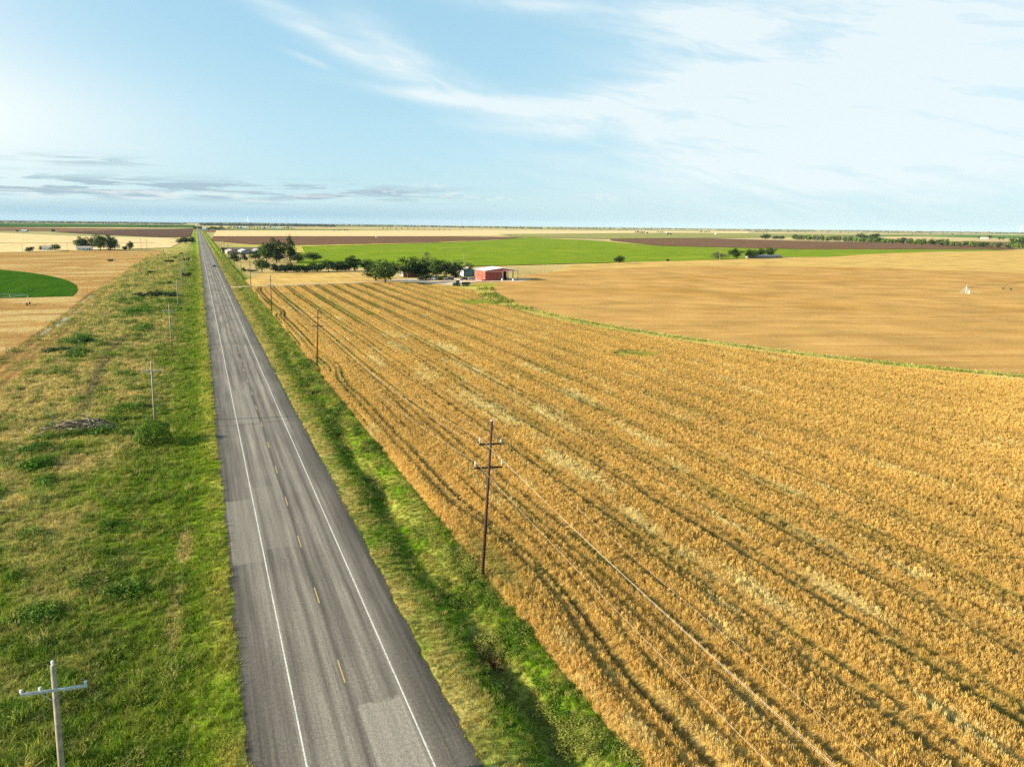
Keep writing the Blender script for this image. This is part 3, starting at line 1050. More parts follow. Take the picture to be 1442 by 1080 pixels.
def tree_meshes(name, leafm, seed, nl, cz, rz, rxy, lobe, cards, s, trunk=True, top=None, twigs=0):
    r = random.Random(seed)
    lobes = []
    for i in range(nl):
        while True:
            p = np.array([r.uniform(-1, 1), r.uniform(-1, 1), r.uniform(-1, 1)])
            if p @ p < 1:
                break
        p = np.array([p[0] * rxy, p[1] * rxy, cz + p[2] * rz])
        lobes.append((p, lobe * r.uniform(.65, 1.25)))
    for tx in (top or []):
        lobes.append((np.array(tx[:3]), tx[3]))
    b = MB()
    for p, lr in lobes:
        for k in range(int(cards * (lr / lobe) ** 2)):
            u = np.array([r.gauss(0, 1), r.gauss(0, 1), r.gauss(0, 1) + .25])
            u /= np.linalg.norm(u)
            q = p + u * lr * (r.random() ** .35) * np.array((1, 1, .85))
            if q[2] < .02:
                continue
            leaf_card(b, q, u, s * r.uniform(.6, 1.4), r)
    # fit to unit height and width
    V = np.array(b.v)
    V[:, 2] *= 1 / np.percentile(V[:, 2], 99.7)
    wd = np.percentile(np.abs(V[:, :2]), 98)
    V[:, :2] *= .5 / wd
    b.v = [tuple(v) for v in V]
    crown = b.mesh(name + '_crown', leafm)
    tk = MB()
    if trunk:
        h0 = max(cz - rz * .8, .12)
        tk.tube([(0, 0, -.02), (.005, 0, h0 * .5), (.01, .005, h0), (.0, .0, cz)], [.035, .027, .022, .012], 8)
        for p, lr in lobes[:6]:
            e = p * np.array((.5 / max(wd, .01) * .8, .5 / max(wd, .01) * .8, .95))
            tk.tube([(.008, .004, h0 * .9), tuple((np.array((.008, .004, h0)) + e) / 2 + np.array((0, 0, -.02))), tuple(e)], [.016, .011, .004], 5)
    else:
        for i in range(7):
            a = r.uniform(0, 6.28)
            tk.tube([(0, 0, -.02), (.12 * math.cos(a), .12 * math.sin(a), .3), (.25 * math.cos(a), .25 * math.sin(a), .6)], [.02, .014, .005], 5)
    for i in range(twigs):
        a, d = r.uniform(0, 6.28), r.uniform(.02, .22)
        x, y = d * math.cos(a), d * math.sin(a)
        tk.tube([(x * .4, y * .4, cz), (x, y, r.uniform(.92, 1.1)), (x * 1.3, y * 1.3, r.uniform(1.0, 1.16))], [.010, .006, .002], 4)
    trunkm = tk.mesh(name + '_trunk', BARK)
    return crown, trunkm


KIND = {
    'oak': tree_meshes('oak', LEAF_DARK, 3, 20, .52, .36, .36, .18, 130, .060),
    'oak2': tree_meshes('oak2', LEAF_MID, 8, 19, .56, .33, .36, .18, 120, .060),
    'round': tree_meshes('round', LEAF_DARK, 5, 17, .44, .36, .32, .21, 130, .062),
    'tall': tree_meshes('tall', LEAF_DARK, 9, 24, .50, .42, .36, .17, 120, .052, twigs=3),
    'bare': tree_meshes('bare', LEAF_DARK, 12, 20, .43, .40, .26, .16, 100, .052, twigs=9),
    'pale': tree_meshes('pale', LEAF_PALE, 15, 15, .54, .36, .30, .17, 85, .055),
    'bush': tree_meshes('bush', LEAF_DARK, 18, 14, .42, .34, .38, .24, 110, .085, trunk=False),
    'bush2': tree_meshes('bush2', LEAF_MID, 21, 14, .40, .30, .40, .22, 110, .080, trunk=False),
    'low': tree_meshes('low', LEAF_DARK, 25, 18, .35, .30, .46, .24, 90, .085, trunk=False),
}


def tree(kind, x, y, w, h, label, group, cat='tree', name=None, z=-.05):
    crown, trunkm = KIND[kind]
    bushy = kind in ('bush', 'bush2', 'low')
    t = thing(name or ('bush' if bushy else 'tree'), label, cat if not bushy else 'bush', (x, y, z), (0, 0, random.uniform(0, 6.28)), group)
    t.scale = (w * random.uniform(1.08, 1.2), w * random.uniform(1.08, 1.2), h * (1.12 if bushy or w > 20 else .98 if 'barn' in group else 1.2))
    link(bpy.data.objects.new('stem' if bushy else 'trunk', trunkm), t)
    link(bpy.data.objects.new('foliage' if bushy else 'crown', crown), t)
    return t


FARM = [('oak2', 96.3, 404.8, 14.6, 13.7, 'largest broad tree beside the farm track with a bare lower trunk'), ('oak', 95.0, 423, 11.8, 11.6, 'dark tree directly behind and left of the large track tree'), ('round', 121.1, 446.8, 14.2, 13.2, 'wide dark round tree right of the large track tree'),
        ('oak', 129.5, 444.9, 11.3, 10.6, 'dark tree squeezed against the wide round tree'), ('oak2', 136.9, 438, 11.2, 12.4, 'tall leafy tree in the middle of the farm grove'), ('pale', 132.6, 446, 6.0, 16.4, 'thin pale tree poking above the farm grove'), ('round', 143.4, 437, 10.8, 11.3, 'dark round tree left of the pale shed'),
        ('bare', 151.0, 441, 9.6, 10.8, 'ragged dark tree touching the pale shed'), ('pale', 181.0, 503, 4.6, 6.2, 'small pale tree behind the red barn'), ('pale', 189.0, 516, 4.4, 4.8, 'smallest pale tree just right of the other behind the barn'),
        ('oak', 108, 441, 9, 9, 'dark tree between the large track tree and the round tree'), ('bush', 125, 421, 7.5, 3.4, 'wide dark green bush at the edge of the farmyard'), ('bush2', 132.5, 415.5, 6.0, 2.6, 'low lighter bush on the farmyard rim'), ('round', 138, 447, 9, 9, 'dark tree at the back of the farm grove'), ('bush', 149.5, 438.5, 5, 3.5, 'dark bush at the foot of the ragged tree')]
for k, x, y, w, h, lb in FARM:
    tree(k, x, y, w, h, lb, 'trees around the red barn')
HEDGE = [('round', 38.7, 520.0, 9.2, 8.0, 'dark round tree at the road end of the hedgerow'), ('bush', 47.6, 519.5, 6.8, 5.0, 'dark shrub second from the road in the hedgerow'), ('low', 53.8, 517.7, 10.2, 5.0, 'wide low shrub left of the hedgerow middle'), ('low', 61.5, 516.8, 10.8, 4.6, 'low shrub in the hedgerow under the tall twin trees'),
         ('bush', 68.5, 517.1, 10.2, 4.7, 'lower shrub in the hedgerow right of the tall trees'), ('low', 75.5, 518.5, 10.0, 5.1, 'shrub in the hedgerow below the lone round tree in green crop'), ('round', 83.1, 518.5, 9.4, 6.7, 'rounded tree rising in the hedgerow middle'), ('bush', 89.3, 520.1, 9.1, 5.7, 'dark shrub right of the rounded hedgerow tree'),
         ('bush', 95.2, 521.6, 8.6, 6.3, 'dark shrub left of the tallest hedgerow tree'), ('oak', 102.2, 521.3, 12.3, 8.9, 'tallest hedgerow tree toward the barn end'), ('round', 111.4, 523.4, 8.2, 6.6, 'last hedgerow tree at the barn end')]
for k, x, y, w, h, lb in HEDGE:
    tree(k, x, y, w, h, lb, 'hedgerow beyond the small tan field')
GROVE = [('oak2', 52.2, 641, 11.4, 14.1, 'left one of the tall dark trees behind the hedgerow'), ('tall', 59.6, 638.9, 13.4, 17.2, 'middle tall dark tree with a pointed top behind the hedgerow'), ('bare', 71.0, 636.7, 10.4, 18.2, 'tallest dark tree with bare twigs at its top'), ('round', 76.2, 630.0, 10.6, 7.2, 'round dark tree at the foot of the tallest tree'),
         ('round', 92.8, 656.9, 13.2, 6.6, 'lone round dark tree standing in front of the green crop'), ('bush', 27.5, 660.2, 9.1, 7.4, 'dark bush left of the grey sheds near the road'), ('bush', 36.4, 679.8, 5.4, 5.8, 'narrow dark bush in front of the grey sheds'), ('round', 45.0, 671.9, 9.8, 8.3, 'dark round tree in front of the right grey sheds'),
         ('bush', 26.5, 866.1, 6.3, 4.8, 'small dark bush left of the farthest grey shed'), ('bush', 27.5, 526.5, 2.9, 2.5, 'tiny dark bush beside the road end of the hedgerow'), ('low', 32.3, 524, 6.5, 1.5, 'very low dark shrub at the foot of the hedgerow end'), ('oak', 62.5, 648, 10, 12, 'dark tree filling the gap between the tall trees')]
for k, x, y, w, h, lb in GROVE:
    tree(k, x, y, w, h, lb, 'dark trees by the grey sheds')
VB = [('round', -25.9, 1228, 10.9, 6.7, 'leftmost tree of the clump casting shade across the far road'), ('oak2', -17.9, 1228, 13.1, 9.0, 'middle tree of the clump beside the far road'), ('round', -7.9, 1228, 11.0, 9.0, 'tree of the far clump closest to the road'), ('bush', -16.8, 816, 3.6, 2.2, 'farthest small bush in the left verge'),
      ('bush', -20.1, 722.8, 3.9, 2.0, 'small dark bush left of centre in the far verge'), ('bush', -10.5, 675.7, 4.8, 3.1, 'dark bush in the far verge close to the pale poles'), ('bush2', -24.6, 654.8, 4.1, 2.4, 'small bush, left one of a far pair in the verge'), ('bush', -20.9, 654.1, 3.5, 2.4, 'small bush, right one of a far pair in the verge'),
      ('bush', -8.2, 482.8, 5.2, 2.9, 'round dark bush beside the pale poles near the road'), ('bush', -29.3, 514.4, 4.5, 2.3, 'dark bush at the tan field edge of the verge'), ('bush', -15.5, 424.4, 2.9, 2.0, 'small round bush beyond the long dark mound'), ('bush', -24.4, 266.3, 2.3, 1.3, 'small dark bush in dry grass by the muddy ruts'),
      ('bush2', -21.9, 273.1, 1.6, .8, 'tiny bush right beside the small one near the muddy ruts'), ('low', -23.6, 354.9, 7.4, 2.3, 'left part shrub of the long dark mound in the verge'), ('low', -18.4, 356.8, 7.6, 2.7, 'middle shrub of the long dark mound in the verge'), ('low', -13.2, 355.4, 6.8, 2.3, 'right shrub of the long dark mound nearest the pale pole'), ('bush2', -32, 226, 5, 1.5, 'wide low green bush below the end of the muddy ruts'), ('low', -35.5, 213, 5, 1.3, 'flat green bush at the tan field edge near the ruts')]
for k, x, y, w, h, lb in VB:
    tree(k, x, y, w, h, lb, 'bushes scattered in the left verge', z=-.35)
LF = [('bush', -166.2, 918.8, 7.6, 4.4, 'lone small bush left of the small white house'), ('bush', -161.0, 961, 6.4, 4.6, 'dark tree touching the left end of the small white house'), ('round', -145.8, 938.0, 9.4, 6.0, 'dark tree touching the right end of the small white house'), ('oak', -125.4, 958.6, 11.8, 12.5, 'left tree of the big dark grove at the left farmstead'),
      ('oak', -117.2, 961, 13.4, 11.7, 'second tree of the left farmstead grove above the pale wall'), ('oak2', -101.8, 936, 16.4, 14.7, 'broad tallest tree of the left farmstead grove'), ('tall', -91.6, 936, 13.0, 14.8, 'pointed tree right of the broadest left farmstead tree'), ('round', -88.6, 950.8, 11.5, 11.3, 'dark tree at the right end of the left farmstead grove'),
      ('bush', -78.7, 954.8, 5.0, 4.2, 'small dark bush right of the left farmstead grove'), ('oak', -73.5, 954.4, 7.5, 8.5, 'single small tree farthest right at the left farmstead'), ('round', -358.9, 2313, 9.6, 7.9, 'dark tree at the left tip of the dark ploughed field'), ('round', -426, 2352, 7, 5.0, 'small far tree right of the tiny white shed'), ('round', -446, 2342, 7, 4.9, 'small far tree left of the tiny white shed'), ('low', -68.2, 686.6, 5.5, 1.6, 'low bush at the foot of the lone field pole')]
for k, x, y, w, h, lb in LF:
    tree(k, x, y, w, h, lb, 'trees at the left farmstead')
RT = [('round', 353.6, 570.0, 8.7, 6.0, 'lone round tree between the green crop and the round tan field'), ('bush', 425.5, 596.4, 2.9, 2.2, 'tiny bush right of the lone round tree'), ('pale', 513.9, 628.5, 17, 6.3, 'wide pale leafy tree left of the long low house'), ('oak', 546.5, 637.8, 13.6, 9.1, 'dark tallest tree left of the long low house'), ('round', 563.6, 633.0, 11.4, 8.3, 'dark tree touching the left end of the low house'),
      ('round', 604, 664, 8.8, 8.5, 'tree behind the middle of the long low house'), ('oak2', 615.7, 660.6, 11.9, 9.5, 'leafy tree behind the right end of the low house'), ('round', 1552, 1691, 27, 15.0, 'big dark tree at the left end of the shelterbelt'), ('round', 1595, 1697, 17, 9.9, 'dark tree just right of the big one at the shelterbelt end'), ('round', 1612, 1690, 17, 9.9, 'third dark tree from the left end of the shelterbelt')]
for k, x, y, w, h, lb in RT:
    tree(k, x, y, w, h, lb, 'trees by the long low house')


# distant trees: one mesh each (trunk and crown in one), too small to show parts
def far_mesh(name, leafm, seed):
    r = random.Random(seed)
    b = MB()
    b.cur = 1
    b.tube([(0, 0, 0), (0, 0, .5)], [.03, .02], 5)
    b.cur = 0
    for i in range(9):
        a, d = r.uniform(0, 6.28), r.uniform(0, .24)
        p = np.array((d * math.cos(a), d * math.sin(a), r.uniform(.32, .75)))
        for k in range(34):
            u = np.array([r.gauss(0, 1), r.gauss(0, 1), r.gauss(0, 1)])
            u /= np.linalg.norm(u)
            leaf_card(b, p + u * r.uniform(.12, .24), u, .13, r)
    return b.mesh(name, [leafm, BARK])


FARM_MESH = [far_mesh('far_tree_a', LEAF_DARK, 1), far_mesh('far_tree_b', LEAF_DARK, 2), far_mesh('far_tree_c', LEAF_MID, 3)]
FAR_MID = [far_mesh('belt_tree_a', LEAF_MID, 4), far_mesh('belt_tree_b', LEAF_BRIGHT, 5), far_mesh('belt_tree_c', LEAF_PALE, 6)]


def far_tree(x, y, w, h, label, group, meshes=FARM_MESH, name='far_tree'):
    o = link(bpy.data.objects.new(name, random.choice(meshes)))
    o.location = (x, y, -.6)
    o.rotation_euler = (0, 0, random.uniform(0, 6.28))
    o.scale = (w, w, h * 1.08)
    return tag(o, label, 'tree', group)


for k in range(120):                         # the long shelterbelt
    f = k / 119
    x, y = 1610 + (1400 - 1610) * f + random.uniform(-9, 9), 1640 + (800 - 1640) * f + random.uniform(-5, 5)
    far_tree(x, y, random.uniform(17, 27), random.uniform(12, 18) * (1.1 - .3 * f), 'small olive green tree in the long shelterbelt on the right', 'trees of the long shelterbelt', FAR_MID)


def direction(px, dist):
    a = YAW + math.atan((px - 721) / 1005 / math.cos(PITCH))
    return dist * math.sin(a), dist * math.cos(a)


def clump(px0, px1, dist, n, h, label, group, w=None, spread=.03, meshes=FARM_MESH):
    for i in range(n):
        p = px0 + (px1 - px0) * (i + random.uniform(.2, .8)) / n
        x, y = direction(p, dist * random.uniform(1 - spread, 1 + spread))
        hh = h * random.uniform(.7, 1.15)
        far_tree(x, y, w or hh * random.uniform(1.2, 1.9), hh, label, group, meshes)


clump(884, 901, 3900, 6, 11, 'dark tree in the short far row above the brown field', 'short far tree row above the brown field')
clump(925, 934, 3300, 3, 13, 'dark tree by the two pale silos on the horizon', 'trees by the far silos')
clump(912, 922, 4600, 4, 9, 'dark tree in the far group left of the silos', 'far trees left of the silos')
clump(970, 985, 5200, 5, 10, 'dark tree in the far group right of the silos', 'far trees right of the silos')
clump(1037, 1062, 5600, 8, 10, 'dark tree in the thin far line above the shelterbelt', 'thin far tree line')
clump(1186, 1212, 2500, 6, 21, 'dark tree rising behind the left half of the shelterbelt', 'taller trees behind the shelterbelt')
clump(1345, 1363, 3600, 5, 14, 'dark tree around the far white house on the right', 'trees by the far white house')
clump(1372, 1380, 3200, 2, 11, 'dark tree right of the far white house', 'far trees right of the white house')
clump(1394, 1404, 1950, 4, 19, 'big dark tree behind the right end of the shelterbelt', 'big trees behind the right shelterbelt')
clump(1402, 1413, 2500, 3, 15, 'dark tree just beyond the big ones at the right', 'trees beyond the big right ones')
clump(1336, 1380, 2050, 9, 8, 'small dark shrub in the broken row above the shelterbelt', 'broken shrub row above the shelterbelt')
clump(20, 44, 5200, 4, 11, 'dark tree of the small far group near the left horizon', 'small far group near the left horizon')
clump(290, 332, 3300, 16, 15, 'dark tree of the wood where the road meets the horizon', 'wood where the road meets the horizon')
clump(335, 428, 4300, 26, 11, 'dark tree around the far village beside the road end', 'trees around the far village')
clump(478, 500, 3300, 5, 9, 'dark tree of the far group right of the village', 'far group right of the village')
clump(540, 640, 4600, 14, 9, 'dark tree scattered on the far plain in the centre', 'trees scattered on the far centre plain')
clump(220, 262, 4700, 9, 12, 'dark tree left of where the road ends', 'far trees left of the road end')
clump(640, 880, 6500, 22, 11, 'tiny tree on the horizon right of centre', 'tiny horizon trees right of centre')
clump(1080, 1330, 6500, 18, 11, 'tiny tree on the horizon above the shelterbelt', 'tiny horizon trees above the shelterbelt')

# far-off woods that read as one dark line
b = MB()
r = random.Random(4)
FAROFF = leaf_material('far_wood_foliage', col=(.035, .060, .022), trans=.1)
for px0, px1, d0, dens, hh in ((-60, 280, 9000, 260, 15), (300, 480, 7000, 320, 20), (480, 760, 9000, 180, 15), (760, 1130, 10500, 120, 14), (1130, 1520, 11500, 120, 14)):
    for i in range(int(dens * (px1 - px0) / 100)):
        x, y = direction(r.uniform(px0, px1), d0 * r.uniform(.86, 1.14))
        h, ww = hh * r.uniform(.5, 1.2), r.uniform(14, 45)
        for k in range(9):
            u = np.array([r.gauss(0, 1), r.gauss(0, 1), abs(r.gauss(0, .8))])
            u /= np.linalg.norm(u)
            leaf_card(b, np.array((x, y, h * .35 - .6)) + u * np.array((ww * .45, ww * .45, h * .6)), u, h * .75, r)
tag(b.build('far_wood', FAROFF), 'dark band of far woods along the horizon', kind='stuff')
M_hill = field_mat('hazy_hills', (.10, .12, .075), (.16, .15, .08), 0, 300, 300)
b = MB()
ring = []
for i in range(61):
    px = -120 + 760 * i / 60
    x, y = direction(px, 17000)
    hgt = 42 * (0.35 + .65 * float(vn(np.array(px / 90), np.array(0.), 5))) * (1 - .75 * max(0, (px - 330) / 310)) if px < 640 else 4
    x2, y2 = direction(px, 17800)
    ring.append(((x * .955, y * .955, -1), (x, y, hgt), (x2, y2, -1)))
for a, c in zip(ring[:-1], ring[1:]):
    b.quad(a[0], c[0], c[1], a[1])
    b.quad(a[1], c[1], c[2], a[2])
tag(b.build('hills', M_hill, None, True), 'low far hills on the left horizon', kind='structure')

# ------------------------------------------------------------------ the round bush and the brush pile
r = random.Random(77)
t = thing('round_bush', 'dense rounded green bush at the foot of a pale pole, casting a long shadow', 'bush', (-8.6, 118.6, -.35), (0, 0, .4))
b = MB()
for i in range(5200):
    u = np.array([r.gauss(0, 1), r.gauss(0, 1), r.gauss(0, 1)])
    u /= np.linalg.norm(u)
    if u[2] < -.35:
        continue
    q3 = u * np.array((2.75, 2.45, 2.35)) * (r.uniform(.80, 1.0) + .10 * math.sin(5 * u[0] + 2) * math.sin(6 * u[1]) + .06 * math.sin(9 * u[2] + 4 * u[0]))
    leaf_card(b, q3 + np.array((0, 0, 1.25)), u, r.uniform(.16, .34), r)
b.build('foliage', LEAF_BRIGHT, t)
b = MB()
for i in range(9):
    a = r.uniform(0, 6.28)
    b.tube([(0, 0, 0), (.6 * math.cos(a), .6 * math.sin(a), .9), (1.5 * math.cos(a), 1.5 * math.sin(a), 2.1)], [.07, .05, .02], 6)
b.build('stem', BARK, t)
DEADWOOD = simple('dead_grey_wood', (.15, .11, .085), .9, ns=3, amt=.4, bump=.3)
DEADPALE = simple('bleached_dead_wood', (.25, .19, .145), .9, ns=3, amt=.3)
t = thing('brush_pile', 'tangled heap of dead grey branches lying among tall green weeds', 'brush pile', (-20.4, 129.8, -.25))
for i in range(84):
    x, y = r.gauss(0, 2.6), r.uniform(-1.7, 1.7)
    L, a = r.uniform(1.2, 4.2), r.gauss(0, .75) + (math.pi if r.random() < .5 else 0)
    z = r.uniform(.2, 1.75) * max(.15, 1 - (x / 6) ** 2)
    d = np.array((math.cos(a), math.sin(a), r.gauss(0, .30)))
    n1 = np.array((r.gauss(0, .15), r.gauss(0, .15), r.gauss(0, .12)))
    p0_, p2 = np.array((x, y, z)) - d * L / 2, np.array((x, y, z)) + d * L / 2
    p0_[2], p2[2] = max(p0_[2], .05), max(p2[2], .05)
    rad = r.uniform(.04, .12)
    MB().tube([p0_, (p0_ + p2) / 2 + n1 + np.array((0, 0, .1)), p2], [rad, rad * .8, rad * .4], 6).build('branch', DEADWOOD if i % 3 else DEADPALE, t, True)
# puddles in the ruts
WATER, gw = new_mat('muddy_water')
posw = gw.node('ShaderNodeNewGeometry').outputs['Position']
gw.put(gw.p.inputs['Base Color'], gw.ramp(gw.noise(posw, .7, 4, .7), [(.35, (.12, .09, .065)), (.6, (.42, .37, .31))]))
gw.put(gw.p.inputs['Roughness'], gw.sstep(gw.noise(posw, .35, 3), .4, .6, .12, .55))
gw.p.inputs['Specular IOR Level'].default_value = .6
for cx, cy, rx, ry, sd in ((-44.4, 255, .9, 9, 1), (-43.4, 276, .95, 12, 2), (-45.3, 366, 1.1, 8, 3), (-45.5, 345, .9, 6, 4)):
    pts = []
    for k in range(40):
        a = 2 * math.pi * k / 40
        q1 = .72 + .55 * float(vn(np.array(1.6 * math.cos(a) + 3 * sd), np.array(1.6 * math.sin(a)), sd))
        pts.append((cx + rx * q1 * math.cos(a) - .01 * (ry * math.sin(a)), cy + ry * q1 * math.sin(a)))
    sheet('puddle', pts, .004, WATER, 'muddy puddle lying in the wheel ruts of the tan field')

# ------------------------------------------------------------------ farm buildings
RED_METAL, gr = new_mat('red_ribbed_metal')
tcr = gr.node('ShaderNodeTexCoord').outputs['Object']
sx, sy, sz = gr.sep(tcr)
rib = gr.m('ABSOLUTE', gr.m('SINE', gr.m('MULTIPLY', gr.m('ADD', sx, sy), math.pi / .32)))
gr.put(gr.p.inputs['Base Color'], gr.scale((.42, .09, .065), gr.m('MULTIPLY', gr.sstep(gr.noise(tcr, .6, 4), .3, .7, .8, 1.2), gr.sstep(rib, 0, .35, .8, 1.05))))
gr.put(gr.p.inputs['Normal'], gr.bump(rib, .4, .03))
gr.p.inputs['Roughness'].default_value = .5
DARK_RED = simple('dark_red_door', (.26, .05, .035), .55, ns=1.2)
ROOF_WHITE = simple('white_metal_roof', (.72, .74, .76), .4, .1, ns=.8, amt=.12)
ROOF_GREY = simple('rusty_grey_roof', (.42, .34, .28), .7, ns=.7, amt=.35)
SHED_ROOF = simple('dull_white_roof', (.36, .35, .34), .6, .0, ns=.5, amt=.3)
TRIM = simple('pale_trim', (.72, .66, .60), .6)
TEAL = simple('blue_green_siding', (.10, .20, .20), .7, ns=1)
WALL_WHITE = simple('white_siding', (.68, .66, .62), .7, ns=1, amt=.12)
WALL_GREY = simple('grey_siding', (.24, .22, .20), .8, ns=.5, amt=.25)
GLASS = simple('dark_window_glass', (.03, .04, .05), .12, ns=1, spec=.6)
STEEL_DK = simple('dark_steel', (.07, .065, .065), .6, .2)

BX, BY = 157.6, 405.5
t = thing('barn', 'red metal barn with white roof, sliding doors and an open carport on its right', 'barn', (BX, BY, .1), (0, 0, R(-2)))
W1, W2, W3, D, EV, PK = 11.4, 15.2, 21.6, 18.0, 5.9, 7.3
b = MB()
b.box(0, .15, 0, D, 0, EV)                       # lit left wall
b.box(.15, W2, D - .15, D, 0, EV)                # back wall
b.box(W2 - .15, W2, 3.2, D - .15, 0, EV)         # wall beside the carport
b.box(.15, .9, 0, .14, 0, 5.2)
b.box(5.55, 5.75, 0, .14, 0, 5.2)
b.box(10.5, 11.2, 0, .14, 0, 5.2)
b.box(.15, 11.2, 0, .14, 5.2, EV)
b.box(11.2, 11.35, .14, D - .15, 0, EV)
b.extrude_y([(0, EV), (W3, EV), (W3 / 2, PK)], .01, .13)
b.extrude_y([(0, EV), (W3, EV), (W3 / 2, PK)], D - .13, D - .01)
b.build('wall', RED_METAL, t)
for s, (xa, za, xb, zb) in enumerate(((-.5, EV - .02, W3 / 2, PK + .05), (W3 / 2, PK + .05, W3 + .5, EV - .02))):
    m = MB()
    m.extrude_y([(xa, za), (xb, zb), (xb, zb + .14), (xa, za + .14)], -.6, D + .6)
    m.build('roof_slope', ROOF_WHITE, t)
MB().box(W3 / 2 - .25, W3 / 2 + .25, -.62, D + .62, PK + .10, PK + .26).build('ridge_cap', ROOF_WHITE, t)
for x0 in (.95, 5.80):
    dr = MB().box(x0, x0 + 4.6, -.10, -.02, .05, 5.15).build('sliding_door', DARK_RED, t)
    f = MB()
    for xx in (x0 + .02, x0 + 1.55, x0 + 3.05, x0 + 4.5):
        f.box(xx, xx + .06, -.13, -.101, .1, 5.1)
    f.build('door_rib', STEEL_DK, dr)
    MB().box(x0 + 4.2, x0 + 4.28, -.2, -.131, 1.0, 1.5).build('door_handle', GALV, dr)
MB().box(.3, 10.9, -.2, -.11, 5.22, 5.4).build('door_track', TRIM, t)
MB().box(-.06, .14, -.05, -.005, 0, EV).build('corner_trim', TRIM, t)
MB().box(11.36, 11.75, -.02, .3, 0, EV - .01).build('post', TRIM, t)
for xx, yy in ((18.4, .1), (W3 - .1, .1), (W3 - .1, D / 2), (W3 - .1, D - .3), (W2 - .02, .4)):
    MB().box(xx - .11, xx + .11, yy - .11, yy + .11, 0, EV - .02).build('post', STEEL_DK, t)
MB().box(11.75, W3, .02, .2, EV - .35, EV - .03).build('header_beam', TRIM, t)
wd = MB().box(-.035, -.004, 4.2, 6.6, .1, 3.6).build('side_door', DARK_RED, t)
MB().box(-.06, -.036, 6.2, 6.35, 1.6, 1.9).build('door_handle', GALV, wd)
b = MB()
b.box(-.05, -.005, 12, 13.4, 2.2, 3.4)
b.build('window', GLASS, t)


def house(name, label, cat, x, y, w, d, eave, peak, wallm, roofm, rot=0, front=None, group=None, ridge='y', wins=2, door=True, chimney=False):
    t = thing(name, label, cat, (x, y, -.1), (0, 0, R(rot)), group)
    b = MB()
    b.box(0, .15, .15, d - .15, 0, eave)
    b.box(w - .15, w, .15, d - .15, 0, eave)
    b.box(0, w, d - .15, d, 0, eave)
    if ridge == 'y':
        b.extrude_y([(0, eave), (w, eave), (w / 2, peak)], d - .14, d - .01)
    b.build('wall', wallm, t)
    b = MB()
    b.box(0, w, 0, .15, 0, eave)
    if ridge == 'y':
        b.extrude_y([(0, eave), (w, eave), (w / 2, peak)], .01, .14)
    b.build('front_wall', front or wallm, t)
    rf = MB()
    if ridge == 'y':
        rf.extrude_y([(-.4, eave - .1), (w / 2, peak), (w / 2, peak + .15), (-.4, eave + .05)], -.4, d + .4)
        rf.extrude_y([(w / 2, peak), (w + .4, eave - .1), (w + .4, eave + .05), (w / 2, peak + .15)], -.4, d + .4)
    else:
        for (ya, za, yb, zb) in ((-.4, eave, d / 2, peak), (d / 2, peak, d + .4, eave)):
            rf.add([(-.4, ya, za), (w + .4, ya, za), (w + .4, yb, zb), (-.4, yb, zb), (-.4, ya, za + .15), (w + .4, ya, za + .15), (w + .4, yb, zb + .15), (-.4, yb, zb + .15)],
                   [(3, 2, 1, 0), (4, 5, 6, 7), (0, 1, 5, 4), (1, 2, 6, 5), (2, 3, 7, 6), (3, 0, 4, 7)])
        for xx in (.02, w - .14):
            rf.add([(xx, 0, eave), (xx, d, eave), (xx, d / 2, peak), (xx + .12, 0, eave), (xx + .12, d, eave), (xx + .12, d / 2, peak)], [(0, 1, 2), (5, 4, 3), (0, 3, 4, 1), (1, 4, 5, 2), (2, 5, 3, 0)])
    ro = rf.build('roof', roofm, t)
    if chimney:
        MB().box(w * .6, w * .6 + .6, d * .45, d * .45 + .6, eave, peak + 1).build('chimney', WALL_GREY, ro)
    for k in range(wins):
        x0 = w * (k + .5) / (wins + .6)
        f = MB().box(x0, x0 + 1.0, -.05, -.003, 1.0, 2.1).build('window', TRIM, t)
        MB().box(x0 + .1, x0 + .9, -.07, -.051, 1.1, 2.0).build('pane', GLASS, f)
    if door:
        dd = MB().box(w * .82, w * .82 + .95, -.05, -.003, .05, 2.1).build('door', DARK_RED, t)
        MB().box(w * .82 + .75, w * .82 + .85, -.10, -.051, .95, 1.05).build('handle', GALV, dd)
    return t


house('shed', 'small shed with a pale rusty roof and blue green front, left of the red barn', 'shed', 159.3, 449, 7.6, 8, 3.6, 5.6, WALL_WHITE, ROOF_GREY, -3, TEAL)
house('farmhouse', 'dark farmhouse half hidden under the trees of the farm grove', 'house', 119.5, 452, 17, 9, 3.2, 5.4, WALL_GREY, simple('dark_shingles', (.09, .075, .07), .9), 2, simple('brick_red', (.22, .10, .07), .9), ridge='x', wins=4, chimney=True)
for i, (x, y, lb) in enumerate(((27.5, 818, 'low grey shed nearest the road with a bright roof end'), (41.5, 824, 'middle low grey shed with a bright white roof'), (56, 832, 'right low grey shed half hidden by the dark round tree'))):
    house('shed', lb, 'shed', x, y, 9.5, 40, 2.6, 4.2, WALL_GREY, (SHED_ROOF if i != 0 else ROOF_GREY), 2, group='low grey sheds beyond the hedgerow', wins=1)
house('shed', 'long dark roofed shed lying behind the three low grey sheds', 'shed', 24, 872, 58, 14, 3.2, 5.2, WALL_GREY, simple('dark_brown_roof', (.16, .11, .09), .8), 1, ridge='x', wins=5)
house('house', 'small white house with a grey roof between two dark trees on the left', 'house', -160, 950, 9, 8, 2.8, 4.8, WALL_WHITE, ROOF_GREY, 0, ridge='x', wins=2)
house('house', 'pale farmhouse half hidden in the left farmstead grove', 'house', -126, 944, 15, 9, 2.6, 4.4, WALL_WHITE, ROOF_GREY, 0, ridge='x', wins=3)
